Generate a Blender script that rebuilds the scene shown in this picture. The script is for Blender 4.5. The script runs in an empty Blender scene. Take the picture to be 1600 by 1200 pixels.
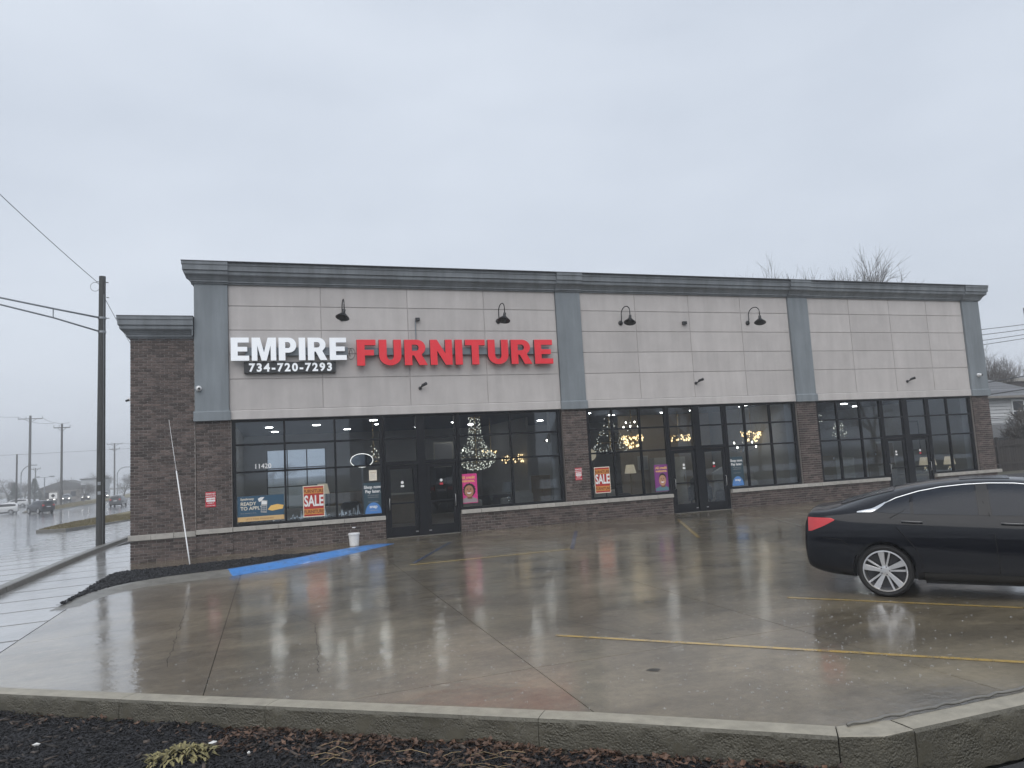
import bpy, bmesh, math, random
import numpy as np
from mathutils import Vector, Matrix, noise
from mathutils.bvhtree import BVHTree

random.seed(7)
rng = np.random.default_rng(7)
scene = bpy.context.scene
COL = scene.collection
R = math.radians

# ------------------------------------------------------------------ camera, sky, sun, exposure
PITCH, ROLL, YAW = 0.105375878, -0.0555076603, 0.323581211
CAM = Vector((1.06591818, -22.107624, 2.0973054))
fw = Vector((math.sin(YAW)*math.cos(PITCH), math.cos(YAW)*math.cos(PITCH), math.sin(PITCH)))
rt = Vector((math.cos(YAW), -math.sin(YAW), 0)); up = rt.cross(fw)
rt, up = math.cos(ROLL)*rt+math.sin(ROLL)*up, -math.sin(ROLL)*rt+math.cos(ROLL)*up
cd = bpy.data.cameras.new('camera'); cam = bpy.data.objects.new('camera', cd); COL.objects.link(cam)
cam.matrix_world = Matrix(((rt.x, up.x, -fw.x, CAM.x), (rt.y, up.y, -fw.y, CAM.y), (rt.z, up.z, -fw.z, CAM.z), (0, 0, 0, 1)))
cd.sensor_width = 36; cd.lens = 1133.57*36/1600; cd.clip_end = 5000; cd.clip_start = 0.05
scene.camera = cam

SUN_EL, SUN_AZ = R(48), R(205)      # azimuth clockwise from +Y: behind the camera
w = bpy.data.worlds.new('World'); scene.world = w; w.use_nodes = True
nt = w.node_tree; nt.nodes.clear()
out = nt.nodes.new('ShaderNodeOutputWorld'); bg = nt.nodes.new('ShaderNodeBackground')
sky = nt.nodes.new('ShaderNodeTexSky'); sky.sky_type = 'NISHITA'; sky.sun_disc = False
sky.sun_elevation = SUN_EL; sky.sun_rotation = SUN_AZ; sky.dust_density = 4; sky.air_density = 1.5
tc = nt.nodes.new('ShaderNodeTexCoord'); mp = nt.nodes.new('ShaderNodeMapping'); mp.inputs['Scale'].default_value = (1.2, 1.2, 3.0)
ns = nt.nodes.new('ShaderNodeTexNoise'); ns.inputs['Scale'].default_value = 1.7; ns.inputs['Detail'].default_value = 5; ns.inputs['Roughness'].default_value = .5
rp = nt.nodes.new('ShaderNodeValToRGB')
rp.color_ramp.elements[0].position = .34; rp.color_ramp.elements[0].color = (.515, .565, .645, 1)
rp.color_ramp.elements[1].position = .66; rp.color_ramp.elements[1].color = (.595, .645, .722, 1)
sc10 = nt.nodes.new('ShaderNodeVectorMath'); sc10.operation = 'SCALE'; sc10.inputs['Scale'].default_value = 10.0
mx = nt.nodes.new('ShaderNodeMix'); mx.data_type = 'RGBA'; mx.inputs[0].default_value = .95
L = nt.links.new
L(tc.outputs['Generated'], mp.inputs[0]); L(mp.outputs[0], ns.inputs[0]); L(ns.outputs[0], rp.inputs[0]); L(rp.outputs[0], sc10.inputs[0])
L(sky.outputs[0], mx.inputs[6]); L(sc10.outputs[0], mx.inputs[7]); L(mx.outputs[2], bg.inputs[0]); L(bg.outputs[0], out.inputs[0])
bg.inputs[1].default_value = 0.1

sd = bpy.data.lights.new('sun', 'SUN'); sun = bpy.data.objects.new('sun', sd); COL.objects.link(sun)
sd.energy = 1.5; sd.angle = R(70); sd.color = (1, .97, .93)
sdir = Vector((math.sin(SUN_AZ)*math.cos(SUN_EL), math.cos(SUN_AZ)*math.cos(SUN_EL), math.sin(SUN_EL)))
sun.rotation_euler = sdir.to_track_quat('Z', 'Y').to_euler(); sun.location = (0, -30, 40)

scene.view_settings.view_transform = 'Standard'; scene.view_settings.look = 'None'
scene.view_settings.exposure = 0.35; scene.view_settings.gamma = 1; scene.view_settings.use_curve_mapping = False
scene.render.engine = 'CYCLES'
scene.cycles.use_denoising = True
scene.cycles.max_bounces = 8; scene.cycles.transparent_max_bounces = 12
scene.cycles.sample_clamp_indirect = 4; scene.cycles.volume_bounces = 0; scene.cycles.caustics_reflective = False; scene.cycles.caustics_refractive = False
scene.cycles.use_fast_gi = False

# ------------------------------------------------------------------ materials
def new_mat(name):
    m = bpy.data.materials.new(name); m.use_nodes = True
    return m, m.node_tree, m.node_tree.nodes['Principled BSDF']
def N(t, kind, **kw):
    n = t.nodes.new(kind)
    for k, v in kw.items():
        if k in n.inputs: n.inputs[k].default_value = v
        else: setattr(n, k, v)
    return n
def coords(t, scale=(1, 1, 1), kind='Object'):
    # shared world-like coordinates: the Position of the shading point
    if kind == 'Position':
        g = N(t, 'ShaderNodeNewGeometry'); src = g.outputs['Position']
    else:
        g = N(t, 'ShaderNodeTexCoord'); src = g.outputs[kind]
    mpn = N(t, 'ShaderNodeMapping'); mpn.inputs['Scale'].default_value = scale
    t.links.new(src, mpn.inputs[0]); return mpn.outputs[0]
def c4(c): return (c[0], c[1], c[2], 1)
def mat(name, col, rough=.6, metal=0, var=.12, scale=3, bump=0, bscale=60, spec=.5, emit=None, estr=0, pos=True, stretch=(1, 1, 1), island=0, coat=0, streak=0):
    m, t, b = new_mat(name)
    b.inputs['Roughness'].default_value = rough; b.inputs['Metallic'].default_value = metal
    b.inputs['Specular IOR Level'].default_value = spec; b.inputs['Coat Weight'].default_value = coat
    vec = coords(t, stretch, 'Position' if pos else 'Object')
    n = N(t, 'ShaderNodeTexNoise', Scale=scale, Detail=6, Roughness=.6); t.links.new(vec, n.inputs[0])
    r = N(t, 'ShaderNodeValToRGB'); t.links.new(n.outputs[0], r.inputs[0])
    r.color_ramp.elements[0].position = .3; r.color_ramp.elements[1].position = .7
    r.color_ramp.elements[0].color = c4([c*(1-var) for c in col]); r.color_ramp.elements[1].color = c4([min(1, c*(1+var)) for c in col])
    colout = r.outputs[0]
    if streak:
        v2 = coords(t, (1.5, 1.5, .16), 'Position'); n2 = N(t, 'ShaderNodeTexNoise', Scale=1.6, Detail=5, Roughness=.65); t.links.new(v2, n2.inputs[0])
        mr = N(t, 'ShaderNodeMapRange'); mr.inputs[1].default_value = .38; mr.inputs[2].default_value = .66; mr.inputs[3].default_value = 1-streak; mr.inputs[4].default_value = 1+streak*.35
        t.links.new(n2.outputs[0], mr.inputs[0])
        vm = N(t, 'ShaderNodeVectorMath', operation='SCALE'); t.links.new(colout, vm.inputs[0]); t.links.new(mr.outputs[0], vm.inputs['Scale']); colout = vm.outputs[0]
    if island:
        g = N(t, 'ShaderNodeNewGeometry'); oi = N(t, 'ShaderNodeObjectInfo')
        ad = N(t, 'ShaderNodeMath', operation='ADD'); t.links.new(g.outputs['Random Per Island'], ad.inputs[0]); t.links.new(oi.outputs['Random'], ad.inputs[1])
        fr = N(t, 'ShaderNodeMath', operation='FRACT'); t.links.new(ad.outputs[0], fr.inputs[0])
        mr = N(t, 'ShaderNodeMapRange'); mr.inputs[3].default_value = 1-island; mr.inputs[4].default_value = 1+island; t.links.new(fr.outputs[0], mr.inputs[0])
        vm = N(t, 'ShaderNodeVectorMath', operation='SCALE'); t.links.new(colout, vm.inputs[0]); t.links.new(mr.outputs[0], vm.inputs['Scale']); colout = vm.outputs[0]
    t.links.new(colout, b.inputs['Base Color'])
    if bump:
        nb = N(t, 'ShaderNodeTexNoise', Scale=bscale, Detail=4); t.links.new(coords(t, (1, 1, 1), 'Position' if pos else 'Object'), nb.inputs[0])
        bp = N(t, 'ShaderNodeBump', Strength=bump, Distance=.02); t.links.new(nb.outputs[0], bp.inputs['Height']); t.links.new(bp.outputs[0], b.inputs['Normal'])
    if emit is not None:
        b.inputs['Emission Color'].default_value = c4(emit); b.inputs['Emission Strength'].default_value = estr
    return m

def wet_mat(name, c_dark, c_lite, film=1.0, r0=.03, r1=.16, ior=1.7, patch=.35, bump=.10, tint=None, pud=.5, coat_ior=1.5, stain=.0):
    m, t, b = new_mat(name)
    v = coords(t, (1, 1, 1), 'Position')
    n1 = N(t, 'ShaderNodeTexNoise', Scale=patch, Detail=9, Roughness=.68, Distortion=.6); t.links.new(v, n1.inputs[0])
    n2 = N(t, 'ShaderNodeTexNoise', Scale=11, Detail=8, Roughness=.8); t.links.new(v, n2.inputs[0])
    ad = N(t, 'ShaderNodeMix', data_type='FLOAT'); ad.inputs[0].default_value = .33
    t.links.new(n1.outputs[0], ad.inputs[2]); t.links.new(n2.outputs[0], ad.inputs[3])
    r = N(t, 'ShaderNodeValToRGB'); t.links.new(ad.outputs[0], r.inputs[0])
    r.color_ramp.elements[0].position = .38; r.color_ramp.elements[1].position = .63
    r.color_ramp.elements[0].color = c4(c_dark); r.color_ramp.elements[1].color = c4(c_lite)
    if tint:
        e = r.color_ramp.elements.new(.5); e.color = c4(tint)
    colr = r.outputs[0]
    if stain:       # tyre tracks and oil: long smears along the driving direction, plus small dark spots
        mp_ = N(t, 'ShaderNodeMapping'); mp_.inputs['Rotation'].default_value = (0, 0, R(8)); mp_.inputs['Scale'].default_value = (.5, 1.25, 1); ge = N(t, 'ShaderNodeNewGeometry'); t.links.new(ge.outputs['Position'], mp_.inputs[0])
        ns_ = N(t, 'ShaderNodeTexNoise', Scale=1.1, Detail=7, Roughness=.7); t.links.new(mp_.outputs[0], ns_.inputs[0])
        mr1 = N(t, 'ShaderNodeMapRange'); mr1.inputs[1].default_value = .40; mr1.inputs[2].default_value = .58; mr1.inputs[3].default_value = 1-stain; mr1.inputs[4].default_value = 1.06; t.links.new(ns_.outputs[0], mr1.inputs[0])
        vo_ = N(t, 'ShaderNodeTexVoronoi', Scale=.55, Randomness=1.0); t.links.new(v, vo_.inputs[0])
        mr2 = N(t, 'ShaderNodeMapRange'); mr2.inputs[1].default_value = .05; mr2.inputs[2].default_value = .16; mr2.inputs[3].default_value = 1-stain*.9; mr2.inputs[4].default_value = 1; t.links.new(vo_.outputs['Distance'], mr2.inputs[0])
        mm = N(t, 'ShaderNodeMath', operation='MULTIPLY'); t.links.new(mr1.outputs[0], mm.inputs[0]); t.links.new(mr2.outputs[0], mm.inputs[1])
        vm = N(t, 'ShaderNodeVectorMath', operation='SCALE'); t.links.new(colr, vm.inputs[0]); t.links.new(mm.outputs[0], vm.inputs['Scale']); colr = vm.outputs[0]
    t.links.new(colr, b.inputs['Base Color'])
    n3 = N(t, 'ShaderNodeTexNoise', Scale=patch*2.2, Detail=7, Roughness=.7); t.links.new(v, n3.inputs[0])
    mr = N(t, 'ShaderNodeMapRange'); mr.inputs[1].default_value = pud-.10; mr.inputs[2].default_value = pud+.12; mr.inputs[3].default_value = r0; mr.inputs[4].default_value = r1
    t.links.new(n3.outputs[0], mr.inputs[0])
    b.inputs['Roughness'].default_value = .28; b.inputs['IOR'].default_value = max(ior, 1.1)
    if ior <= 1.0: b.inputs['Specular IOR Level'].default_value = 0
    b.inputs['Coat Weight'].default_value = film; b.inputs['Coat IOR'].default_value = coat_ior
    t.links.new(mr.outputs[0], b.inputs['Coat Roughness'])
    # broken ripples of rain on the film plus the grain of the surface beneath
    nb = N(t, 'ShaderNodeTexNoise', Scale=7, Detail=5, Roughness=.6); t.links.new(v, nb.inputs[0])
    bp = N(t, 'ShaderNodeBump', Strength=bump, Distance=.02); t.links.new(nb.outputs[0], bp.inputs['Height'])
    t.links.new(bp.outputs[0], b.inputs['Coat Normal'])
    ng = N(t, 'ShaderNodeTexNoise', Scale=70, Detail=5, Roughness=.7); t.links.new(v, ng.inputs[0])
    bg_ = N(t, 'ShaderNodeBump', Strength=.5, Distance=.006); t.links.new(ng.outputs[0], bg_.inputs['Height']); t.links.new(bg_.outputs[0], b.inputs['Normal'])
    return m

def glass_mat(name, tint, ior=1.5, rough=0.0, gl=1.0):
    m = bpy.data.materials.new(name); m.use_nodes = True; t = m.node_tree; t.nodes.clear()
    o = N(t, 'ShaderNodeOutputMaterial'); tr = N(t, 'ShaderNodeBsdfTransparent'); tr.inputs[0].default_value = c4(tint)
    g = N(t, 'ShaderNodeBsdfGlossy'); g.inputs['Roughness'].default_value = rough; g.inputs['Color'].default_value = (gl*.84, gl*.92, gl, 1)
    f = N(t, 'ShaderNodeFresnel', IOR=ior); mxs = N(t, 'ShaderNodeMixShader')
    v = coords(t, (1, 1, 1), 'Position'); nb = N(t, 'ShaderNodeTexNoise', Scale=.9, Detail=2); t.links.new(v, nb.inputs[0])
    bp = N(t, 'ShaderNodeBump', Strength=.04, Distance=.02); t.links.new(nb.outputs[0], bp.inputs['Height']); t.links.new(bp.outputs[0], g.inputs['Normal'])
    t.links.new(f.outputs[0], mxs.inputs[0]); t.links.new(tr.outputs[0], mxs.inputs[1]); t.links.new(g.outputs[0], mxs.inputs[2]); t.links.new(mxs.outputs[0], o.inputs[0])
    return m

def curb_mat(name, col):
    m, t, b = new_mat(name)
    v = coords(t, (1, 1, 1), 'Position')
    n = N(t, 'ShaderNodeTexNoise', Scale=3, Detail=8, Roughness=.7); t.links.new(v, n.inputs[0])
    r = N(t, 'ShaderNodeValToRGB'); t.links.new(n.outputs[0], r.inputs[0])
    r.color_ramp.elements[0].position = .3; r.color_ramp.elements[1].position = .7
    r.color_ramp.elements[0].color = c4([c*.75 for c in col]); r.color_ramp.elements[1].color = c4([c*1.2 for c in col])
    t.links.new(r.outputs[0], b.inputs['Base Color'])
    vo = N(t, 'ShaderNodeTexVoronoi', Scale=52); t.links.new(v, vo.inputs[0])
    n2 = N(t, 'ShaderNodeTexNoise', Scale=4, Detail=8, Roughness=.75); t.links.new(v, n2.inputs[0])
    # honeycombed patches only on faces that look sideways (poured side), the trowelled top stays smooth
    ge = N(t, 'ShaderNodeNewGeometry'); sx = N(t, 'ShaderNodeSeparateXYZ'); t.links.new(ge.outputs['Normal'], sx.inputs[0])
    side = N(t, 'ShaderNodeMapRange'); side.inputs[1].default_value = .85; side.inputs[2].default_value = .4; side.inputs[3].default_value = 0; side.inputs[4].default_value = 1; t.links.new(sx.outputs[2], side.inputs[0])
    mr = N(t, 'ShaderNodeMapRange'); mr.inputs[1].default_value = .42; mr.inputs[2].default_value = .68; t.links.new(n2.outputs[0], mr.inputs[0])
    mm = N(t, 'ShaderNodeMath', operation='MULTIPLY'); t.links.new(side.outputs[0], mm.inputs[0]); t.links.new(mr.outputs[0], mm.inputs[1])
    iv = N(t, 'ShaderNodeMath', operation='MULTIPLY'); t.links.new(vo.outputs['Distance'], iv.inputs[0]); t.links.new(mm.outputs[0], iv.inputs[1])
    ng = N(t, 'ShaderNodeTexNoise', Scale=70, Detail=5); t.links.new(v, ng.inputs[0])
    gs = N(t, 'ShaderNodeMath', operation='MULTIPLY'); gs.inputs[1].default_value = .12; t.links.new(ng.outputs[0], gs.inputs[0])
    su = N(t, 'ShaderNodeMath', operation='SUBTRACT'); t.links.new(gs.outputs[0], su.inputs[0]); t.links.new(iv.outputs[0], su.inputs[1])
    bp = N(t, 'ShaderNodeBump', Strength=.8, Distance=.03); t.links.new(su.outputs[0], bp.inputs['Height']); t.links.new(bp.outputs[0], b.inputs['Normal'])
    b.inputs['Roughness'].default_value = .42
    return m

def paint_mat(name, col, wear=.5, under=(.16, .145, .12), rough=.25, coat=1.0, scale=5):
    m, t, b = new_mat(name)
    v = coords(t, (1, 1, 1), 'Position')
    n = N(t, 'ShaderNodeTexNoise', Scale=scale, Detail=9, Roughness=.75); t.links.new(v, n.inputs[0])
    r = N(t, 'ShaderNodeValToRGB'); t.links.new(n.outputs[0], r.inputs[0])
    r.color_ramp.elements[0].position = wear-.05; r.color_ramp.elements[1].position = wear+.06
    r.color_ramp.elements[0].color = c4([u*.6+c*.4 for u, c in zip(under, col)]); r.color_ramp.elements[1].color = c4(col)
    t.links.new(r.outputs[0], b.inputs['Base Color']); b.inputs['Roughness'].default_value = rough
    b.inputs['Coat Weight'].default_value = coat; b.inputs['Coat Roughness'].default_value = .1
    return m

M = {}
M['lot'] = wet_mat('wet_lot_concrete', (.095, .079, .054), (.295, .249, .17), tint=(.178, .149, .102), film=1.0, r0=.012, r1=.2, ior=1.28, coat_ior=1.72, bump=.18, stain=.3)
M['walk'] = wet_mat('wet_walk_concrete', (.22, .22, .215), (.36, .355, .345), film=1.0, r0=.02, r1=.2, ior=1.5, coat_ior=1.62, bump=.16)
M['road'] = wet_mat('wet_asphalt', (.06, .062, .065), (.11, .112, .118), film=1.0, r0=.02, r1=.16, ior=1.8, coat_ior=1.8, bump=.2)
M['soil'] = mat('dark_soil', (.022, .021, .022), .8, bump=.5, bscale=40)
M['land'] = mat('winter_ground', (.075, .073, .052), .9, var=.3, scale=.3)
M['grass'] = mat('dormant_grass', (.15, .125, .06), .8, var=.3, scale=6, bump=.6, bscale=50)
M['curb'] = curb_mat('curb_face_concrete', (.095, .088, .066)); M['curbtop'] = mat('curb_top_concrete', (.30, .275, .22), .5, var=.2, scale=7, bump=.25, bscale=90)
M['curb2'] = mat('kerb_concrete', (.16, .155, .14), .35, var=.25, scale=5, bump=.2, bscale=60)
M['foundation'] = mat('foundation_concrete', (.17, .155, .135), .5, var=.2, scale=4, bump=.2)
M['stone'] = mat('limestone_band', (.36, .345, .32), .6, var=.15, scale=6, bump=.15, island=.08)
M['brick'] = mat('brown_brick', (.084, .064, .058), .72, var=.35, scale=5, bump=.35, bscale=90, island=.5)
M['mortar'] = mat('mortar', (.31, .285, .27), .85, var=.15, scale=20, bump=.3, bscale=120)
M['eifs'] = mat('beige_stucco', (.485, .462, .455), .8, var=.06, scale=1.6, bump=.12, bscale=220, streak=.09, island=.045)
M['joint'] = mat('stucco_joint', (.40, .38, .375), .85, var=.05)
M['band'] = mat('beige_stucco_band', (.51, .488, .48), .8, var=.06, scale=1.2, bump=.1, bscale=220, streak=.10)
M['pil'] = mat('slate_stucco', (.205, .232, .255), .75, var=.08, scale=1.2, bump=.12, bscale=220, streak=.2)
M['corn'] = mat('slate_cornice', (.175, .195, .215), .65, var=.07, scale=1.5, bump=.1, bscale=220, streak=.28)
M['cap'] = mat('cornice_cap_metal', (.12, .13, .145), .4, metal=.3, var=.06)
M['roof'] = mat('roof_membrane', (.3, .3, .3), .8)
M['frame'] = mat('bronze_aluminium', (.006, .007, .010), .45, var=.2, scale=8, spec=.25)
M['glass'] = glass_mat('storefront_glass', (.76, .81, .85), ior=1.95)
M['dglass'] = glass_mat('door_glass', (.70, .75, .79), ior=1.85)
M['steel'] = mat('brushed_steel', (.5, .5, .5), .3, metal=1, var=.05)
M['black'] = mat('black_metal', (.012, .013, .015), .4, var=.2)
M['dkgrey'] = mat('dark_grey_box', (.03, .032, .036), .5)
M['white'] = mat('white_plastic', (.75, .76, .77), .4, var=.05)
M['signwhite'] = mat('white_letter_face', (.80, .83, .87), .35, var=.03, emit=(.9, .95, 1), estr=.16)
M['signred'] = mat('red_letter_face', (.62, .022, .035), .35, var=.05, emit=(1, .05, .07), estr=.10)
M['letterside'] = mat('letter_return', (.03, .03, .032), .4)
M['wletterside'] = mat('white_letter_return', (.55, .57, .6), .4)
M['race'] = mat('grey_raceway', (.2, .23, .26), .5)
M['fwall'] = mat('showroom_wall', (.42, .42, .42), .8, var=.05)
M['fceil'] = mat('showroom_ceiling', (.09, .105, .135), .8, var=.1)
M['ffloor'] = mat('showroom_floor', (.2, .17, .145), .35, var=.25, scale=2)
M['lamp'] = mat('lit_ceiling_lamp', (1, 1, 1), .5, emit=(1, .97, .9), estr=21)
def print_mat(name, col, rough=.35): return mat(name, col, rough, var=.03, scale=10)
P_ = {k: print_mat('print_'+k, c) for k, c in dict(
    sred=(.42, .035, .03), sorange=(.62, .27, .07), swhite=(.8, .8, .8), brown=(.2, .05, .02), navy=(.035, .09, .15), teal=(.03, .06, .08),
    blue=(.08, .22, .52), tan=(.62, .42, .2), cream=(.78, .72, .6), pink=(.62, .05, .24), purple=(.20, .045, .21), gold=(.82, .52, .16), hair=(.02, .016, .014),
    skin=(.40, .20, .12), skin2=(.46, .26, .16), skind=(.17, .07, .04), shirt=(.3, .25, .27), denim=(.06, .10, .14), redsign=(.5, .04, .06), grey=(.35, .35, .36), lip=(.35, .06, .06), tealshirt=(.10, .2, .24)).items()}

# ------------------------------------------------------------------ mesh helpers
OFF = {}
class MB:
    def __init__(s): s.v = []; s.f = []
    def add(s, vs, fs):
        o = len(s.v); s.v += [tuple(p) for p in vs]; s.f += [tuple(i+o for i in f) for f in fs]; return s
    def box(s, x0, x1, y0, y1, z0, z1):
        return s.add([(x0, y0, z0), (x1, y0, z0), (x1, y1, z0), (x0, y1, z0), (x0, y0, z1), (x1, y0, z1), (x1, y1, z1), (x0, y1, z1)],
                     [(3, 2, 1, 0), (4, 5, 6, 7), (0, 1, 5, 4), (1, 2, 6, 5), (2, 3, 7, 6), (3, 0, 4, 7)])
    def prism(s, poly, axis, a, b):          # poly: list of 2D points; axis 'x': (y,z) extruded in x; 'y': (x,z); 'z': (x,y)
        n = len(poly)
        def P(p, t): return (t, p[0], p[1]) if axis == 'x' else (p[0], t, p[1]) if axis == 'y' else (p[0], p[1], t)
        vs = [P(p, a) for p in poly]+[P(p, b) for p in poly]
        return s.add(vs, [tuple(range(n))[::-1], tuple(range(n, 2*n))]+[(i, (i+1) % n, (i+1) % n+n, i+n) for i in range(n)])
    def lathe(s, prof, c=(0, 0, 0), seg=16, axis='z', close=False):
        n = len(prof); vs = []
        for k in range(seg):
            a = 2*math.pi*k/seg
            for r, h in prof:
                x, y = r*math.cos(a), r*math.sin(a)
                p = (x, y, h) if axis == 'z' else (x, h, y) if axis == 'y' else (h, x, y)
                vs.append((p[0]+c[0], p[1]+c[1], p[2]+c[2]))
        fs = []
        for k in range(seg):
            k2 = (k+1) % seg
            for i in range(n-1 if not close else n):
                i2 = (i+1) % n; fs.append((k*n+i, k2*n+i, k2*n+i2, k*n+i2))
        if not close:
            fs.append(tuple(k*n for k in range(seg))[::-1]); fs.append(tuple(k*n+n-1 for k in range(seg)))
        return s.add(vs, fs)
    def tube(s, pts, r, seg=8, closed=False):
        pts = [Vector(p) for p in pts]; n = len(pts); rs = r if isinstance(r, (list, tuple)) else [r]*n
        vs = []; fs = []
        for i, p in enumerate(pts):
            d = (pts[min(i+1, n-1)]-pts[max(i-1, 0)]) if not closed else (pts[(i+1) % n]-pts[(i-1) % n])
            if d.length < 1e-9: d = Vector((0, 0, 1))
            d.normalize(); a = d.orthogonal() if abs(d.z) > .95 else Vector((0, 0, 1)).cross(d); a.normalize(); b = d.cross(a)
            for k in range(seg):
                t = 2*math.pi*k/seg; vs.append(p+(a*math.cos(t)+b*math.sin(t))*rs[i])
        m = n if closed else n-1
        for i in range(m):
            j = (i+1) % n
            for k in range(seg):
                k2 = (k+1) % seg; fs.append((i*seg+k, i*seg+k2, j*seg+k2, j*seg+k))
        if not closed: fs.append(tuple(range(seg))[::-1]); fs.append(tuple(range((n-1)*seg, n*seg)))
        return s.add(vs, fs)
    def slope(s):
        s.v = [(x, y, z+zr(y)+.28) for x, y, z in s.v]; return s
    def grid(s, rows):
        n, m = len(rows), len(rows[0])
        return s.add([p for r in rows for p in r], [(i*m+j, i*m+j+1, (i+1)*m+j+1, (i+1)*m+j) for i in range(n-1) for j in range(m-1)])
    def mesh(s, name, off=(0, 0, 0)):
        me = bpy.data.meshes.new(name); o = Vector(off)
        me.from_pydata([Vector(p)-o for p in s.v], [], s.f); me.update()
        return me
    def build(s, name, m, parent=None, smooth=False, bevel=0, seg=2, fix=True):
        off = OFF.get(parent.name, (0, 0, 0)) if parent else (0, 0, 0)
        me = s.mesh(name, off)
        if fix:
            b = bmesh.new(); b.from_mesh(me); bmesh.ops.recalc_face_normals(b, faces=b.faces); b.to_mesh(me); b.free()
        return obj(name, me, m, parent, smooth, bevel, seg)
def obj(name, me, m, parent=None, smooth=False, bevel=0, seg=2):
    o = bpy.data.objects.new(name, me); COL.objects.link(o)
    if m is not None and len(me.materials) == 0: me.materials.append(m)
    if smooth:
        me.polygons.foreach_set('use_smooth', [True]*len(me.polygons))
        if smooth is not True: me.set_sharp_from_angle(angle=R(smooth))
    if bevel:
        md = o.modifiers.new('bevel', 'BEVEL'); md.width = bevel; md.segments = seg; md.limit_method = 'ANGLE'
    if parent is not None:
        o.parent = parent; OFF[o.name] = OFF.get(parent.name, (0, 0, 0))
    return o
def tag(o, label=None, cat=None, group=None, kind=None):
    for k, v in (('label', label), ('category', cat), ('group', group), ('kind', kind)):
        if v: o[k] = v
    return o
def thing(name, label, cat, loc=(0, 0, 0), rz=0, group=None, local=False):
    o = bpy.data.objects.new(name, None); COL.objects.link(o); o.location = loc; o.rotation_euler = (0, 0, rz); o.empty_display_size = .2
    OFF[o.name] = (0, 0, 0) if local else tuple(loc)
    return tag(o, label, cat, group)
def copy_tree(o, parent=None):
    c = o.copy(); COL.objects.link(c); c.parent = parent
    for ch in list(o.children): copy_tree(ch, c)
    return c
def text_mesh(s, size, align='CENTER', offset=0.0, extrude=0.0, sx=1.0, spacing=1.0):
    cu = bpy.data.curves.new('txt', 'FONT'); cu.body = s; cu.size = size; cu.align_x = align; cu.offset = offset; cu.extrude = extrude; cu.space_character = spacing; cu.resolution_u = 3
    o = bpy.data.objects.new('txt', cu); COL.objects.link(o)
    me = bpy.data.meshes.new_from_object(o)
    vs = [(v.co.x*sx, v.co.y, v.co.z) for v in me.vertices]; fs = [tuple(p.vertices) for p in me.polygons]
    bpy.data.objects.remove(o); bpy.data.curves.remove(cu); bpy.data.meshes.remove(me)
    return vs, fs
def wall_text(mb, s, x, z, y, size, **kw):     # lettering standing on a plane that looks towards -y
    vs, fs = text_mesh(s, size, **kw)
    mb.add([(v[0]+x, y-v[2], v[1]+z) for v in vs], [f for f in fs]); return mb
def ellipse(cx, cz, rx, rz, n=24, a0=0, a1=360):
    return [(cx+rx*math.cos(R(a0+(a1-a0)*i/(n if a1-a0 >= 360 else n-1))), cz+rz*math.sin(R(a0+(a1-a0)*i/(n if a1-a0 >= 360 else n-1)))) for i in range(n)]
def clip(poly, nx, ny, d):                      # keep nx*x+ny*y>=d
    o = []
    for i in range(len(poly)):
        p, q = poly[i], poly[(i+1) % len(poly)]
        a, b = nx*p[0]+ny*p[1]-d, nx*q[0]+ny*q[1]-d
        if a >= 0: o.append(p)
        if a*b < 0: t = a/(a-b); o.append((p[0]+(q[0]-p[0])*t, p[1]+(q[1]-p[1])*t))
    return o
def zr(y): return -.28-.0125*(min(max(y, 5), 100)-5)
def gz(x, y=0): return (0 if x > -2.52 else zr(y)+.28)+gz0(x)
def gz0(x): return 0.0 if x > 3.55 else -.12*(3.55-x)/6.05 if x > -2.5 else -.12-.16*(-2.5-x)/6.5 if x > -9 else -.28

# ================================================================== SETTING
# ground sheet, road, walks
def sheet(name, poly, zf, m, parent=None, thick=.0, kind='structure', sub=1):
    mb = MB(); n = len(poly)
    if thick:
        mb.add([(x, y, zf(x, y)) for x, y in poly]+[(x, y, zf(x, y)-thick) for x, y in poly], [tuple(range(n)), tuple(range(n, 2*n))[::-1]]+[(i, i+n, (i+1) % n+n, (i+1) % n) for i in range(n)])
    else: mb.add([(x, y, zf(x, y)) for x, y in poly], [tuple(range(n))])
    o = mb.build(name, m, parent)
    if kind and parent is None: o['kind'] = kind
    return o
sheet('ground', [(-600, -600), (600, -600), (600, 600), (-600, 600)], lambda x, y=0: -1.62, M['land'])
sheet('rear_yard', [(29.2, -33.9), (140, -33.9), (140, 140), (-2.4, 140), (-2.4, 22.1), (29.2, 22.1)], lambda x, y=0: -.12, M['land'])
sheet('front_yard', [(-8, -33.9), (29.2, -33.9), (29.2, -18), (-8, -18)], lambda x, y=0: -.42, M['soil'])
rd = [[(xx, yy, zr(yy)) for xx in (-95, -40, -6.2 if yy < 0 else -7.2)] for yy in (-160, -20, -6, 5, 20, 40, 60, 80, 100, 200, 420)]
for yy_, row in zip((-160, -20, -6, 5, 20, 40, 60, 80, 100, 200, 420), rd): row[2] = ((-8.0 if yy_ < 6 else -9.0), yy_, zr(yy_))
tag(MB().grid(rd).build('road', M['road']), kind='structure')
sheet('rear_road', [(-7.39, -60), (90, -60), (90, -34), (-7.39, -34)], lambda x, y=0: -.3, M['road'])

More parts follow.
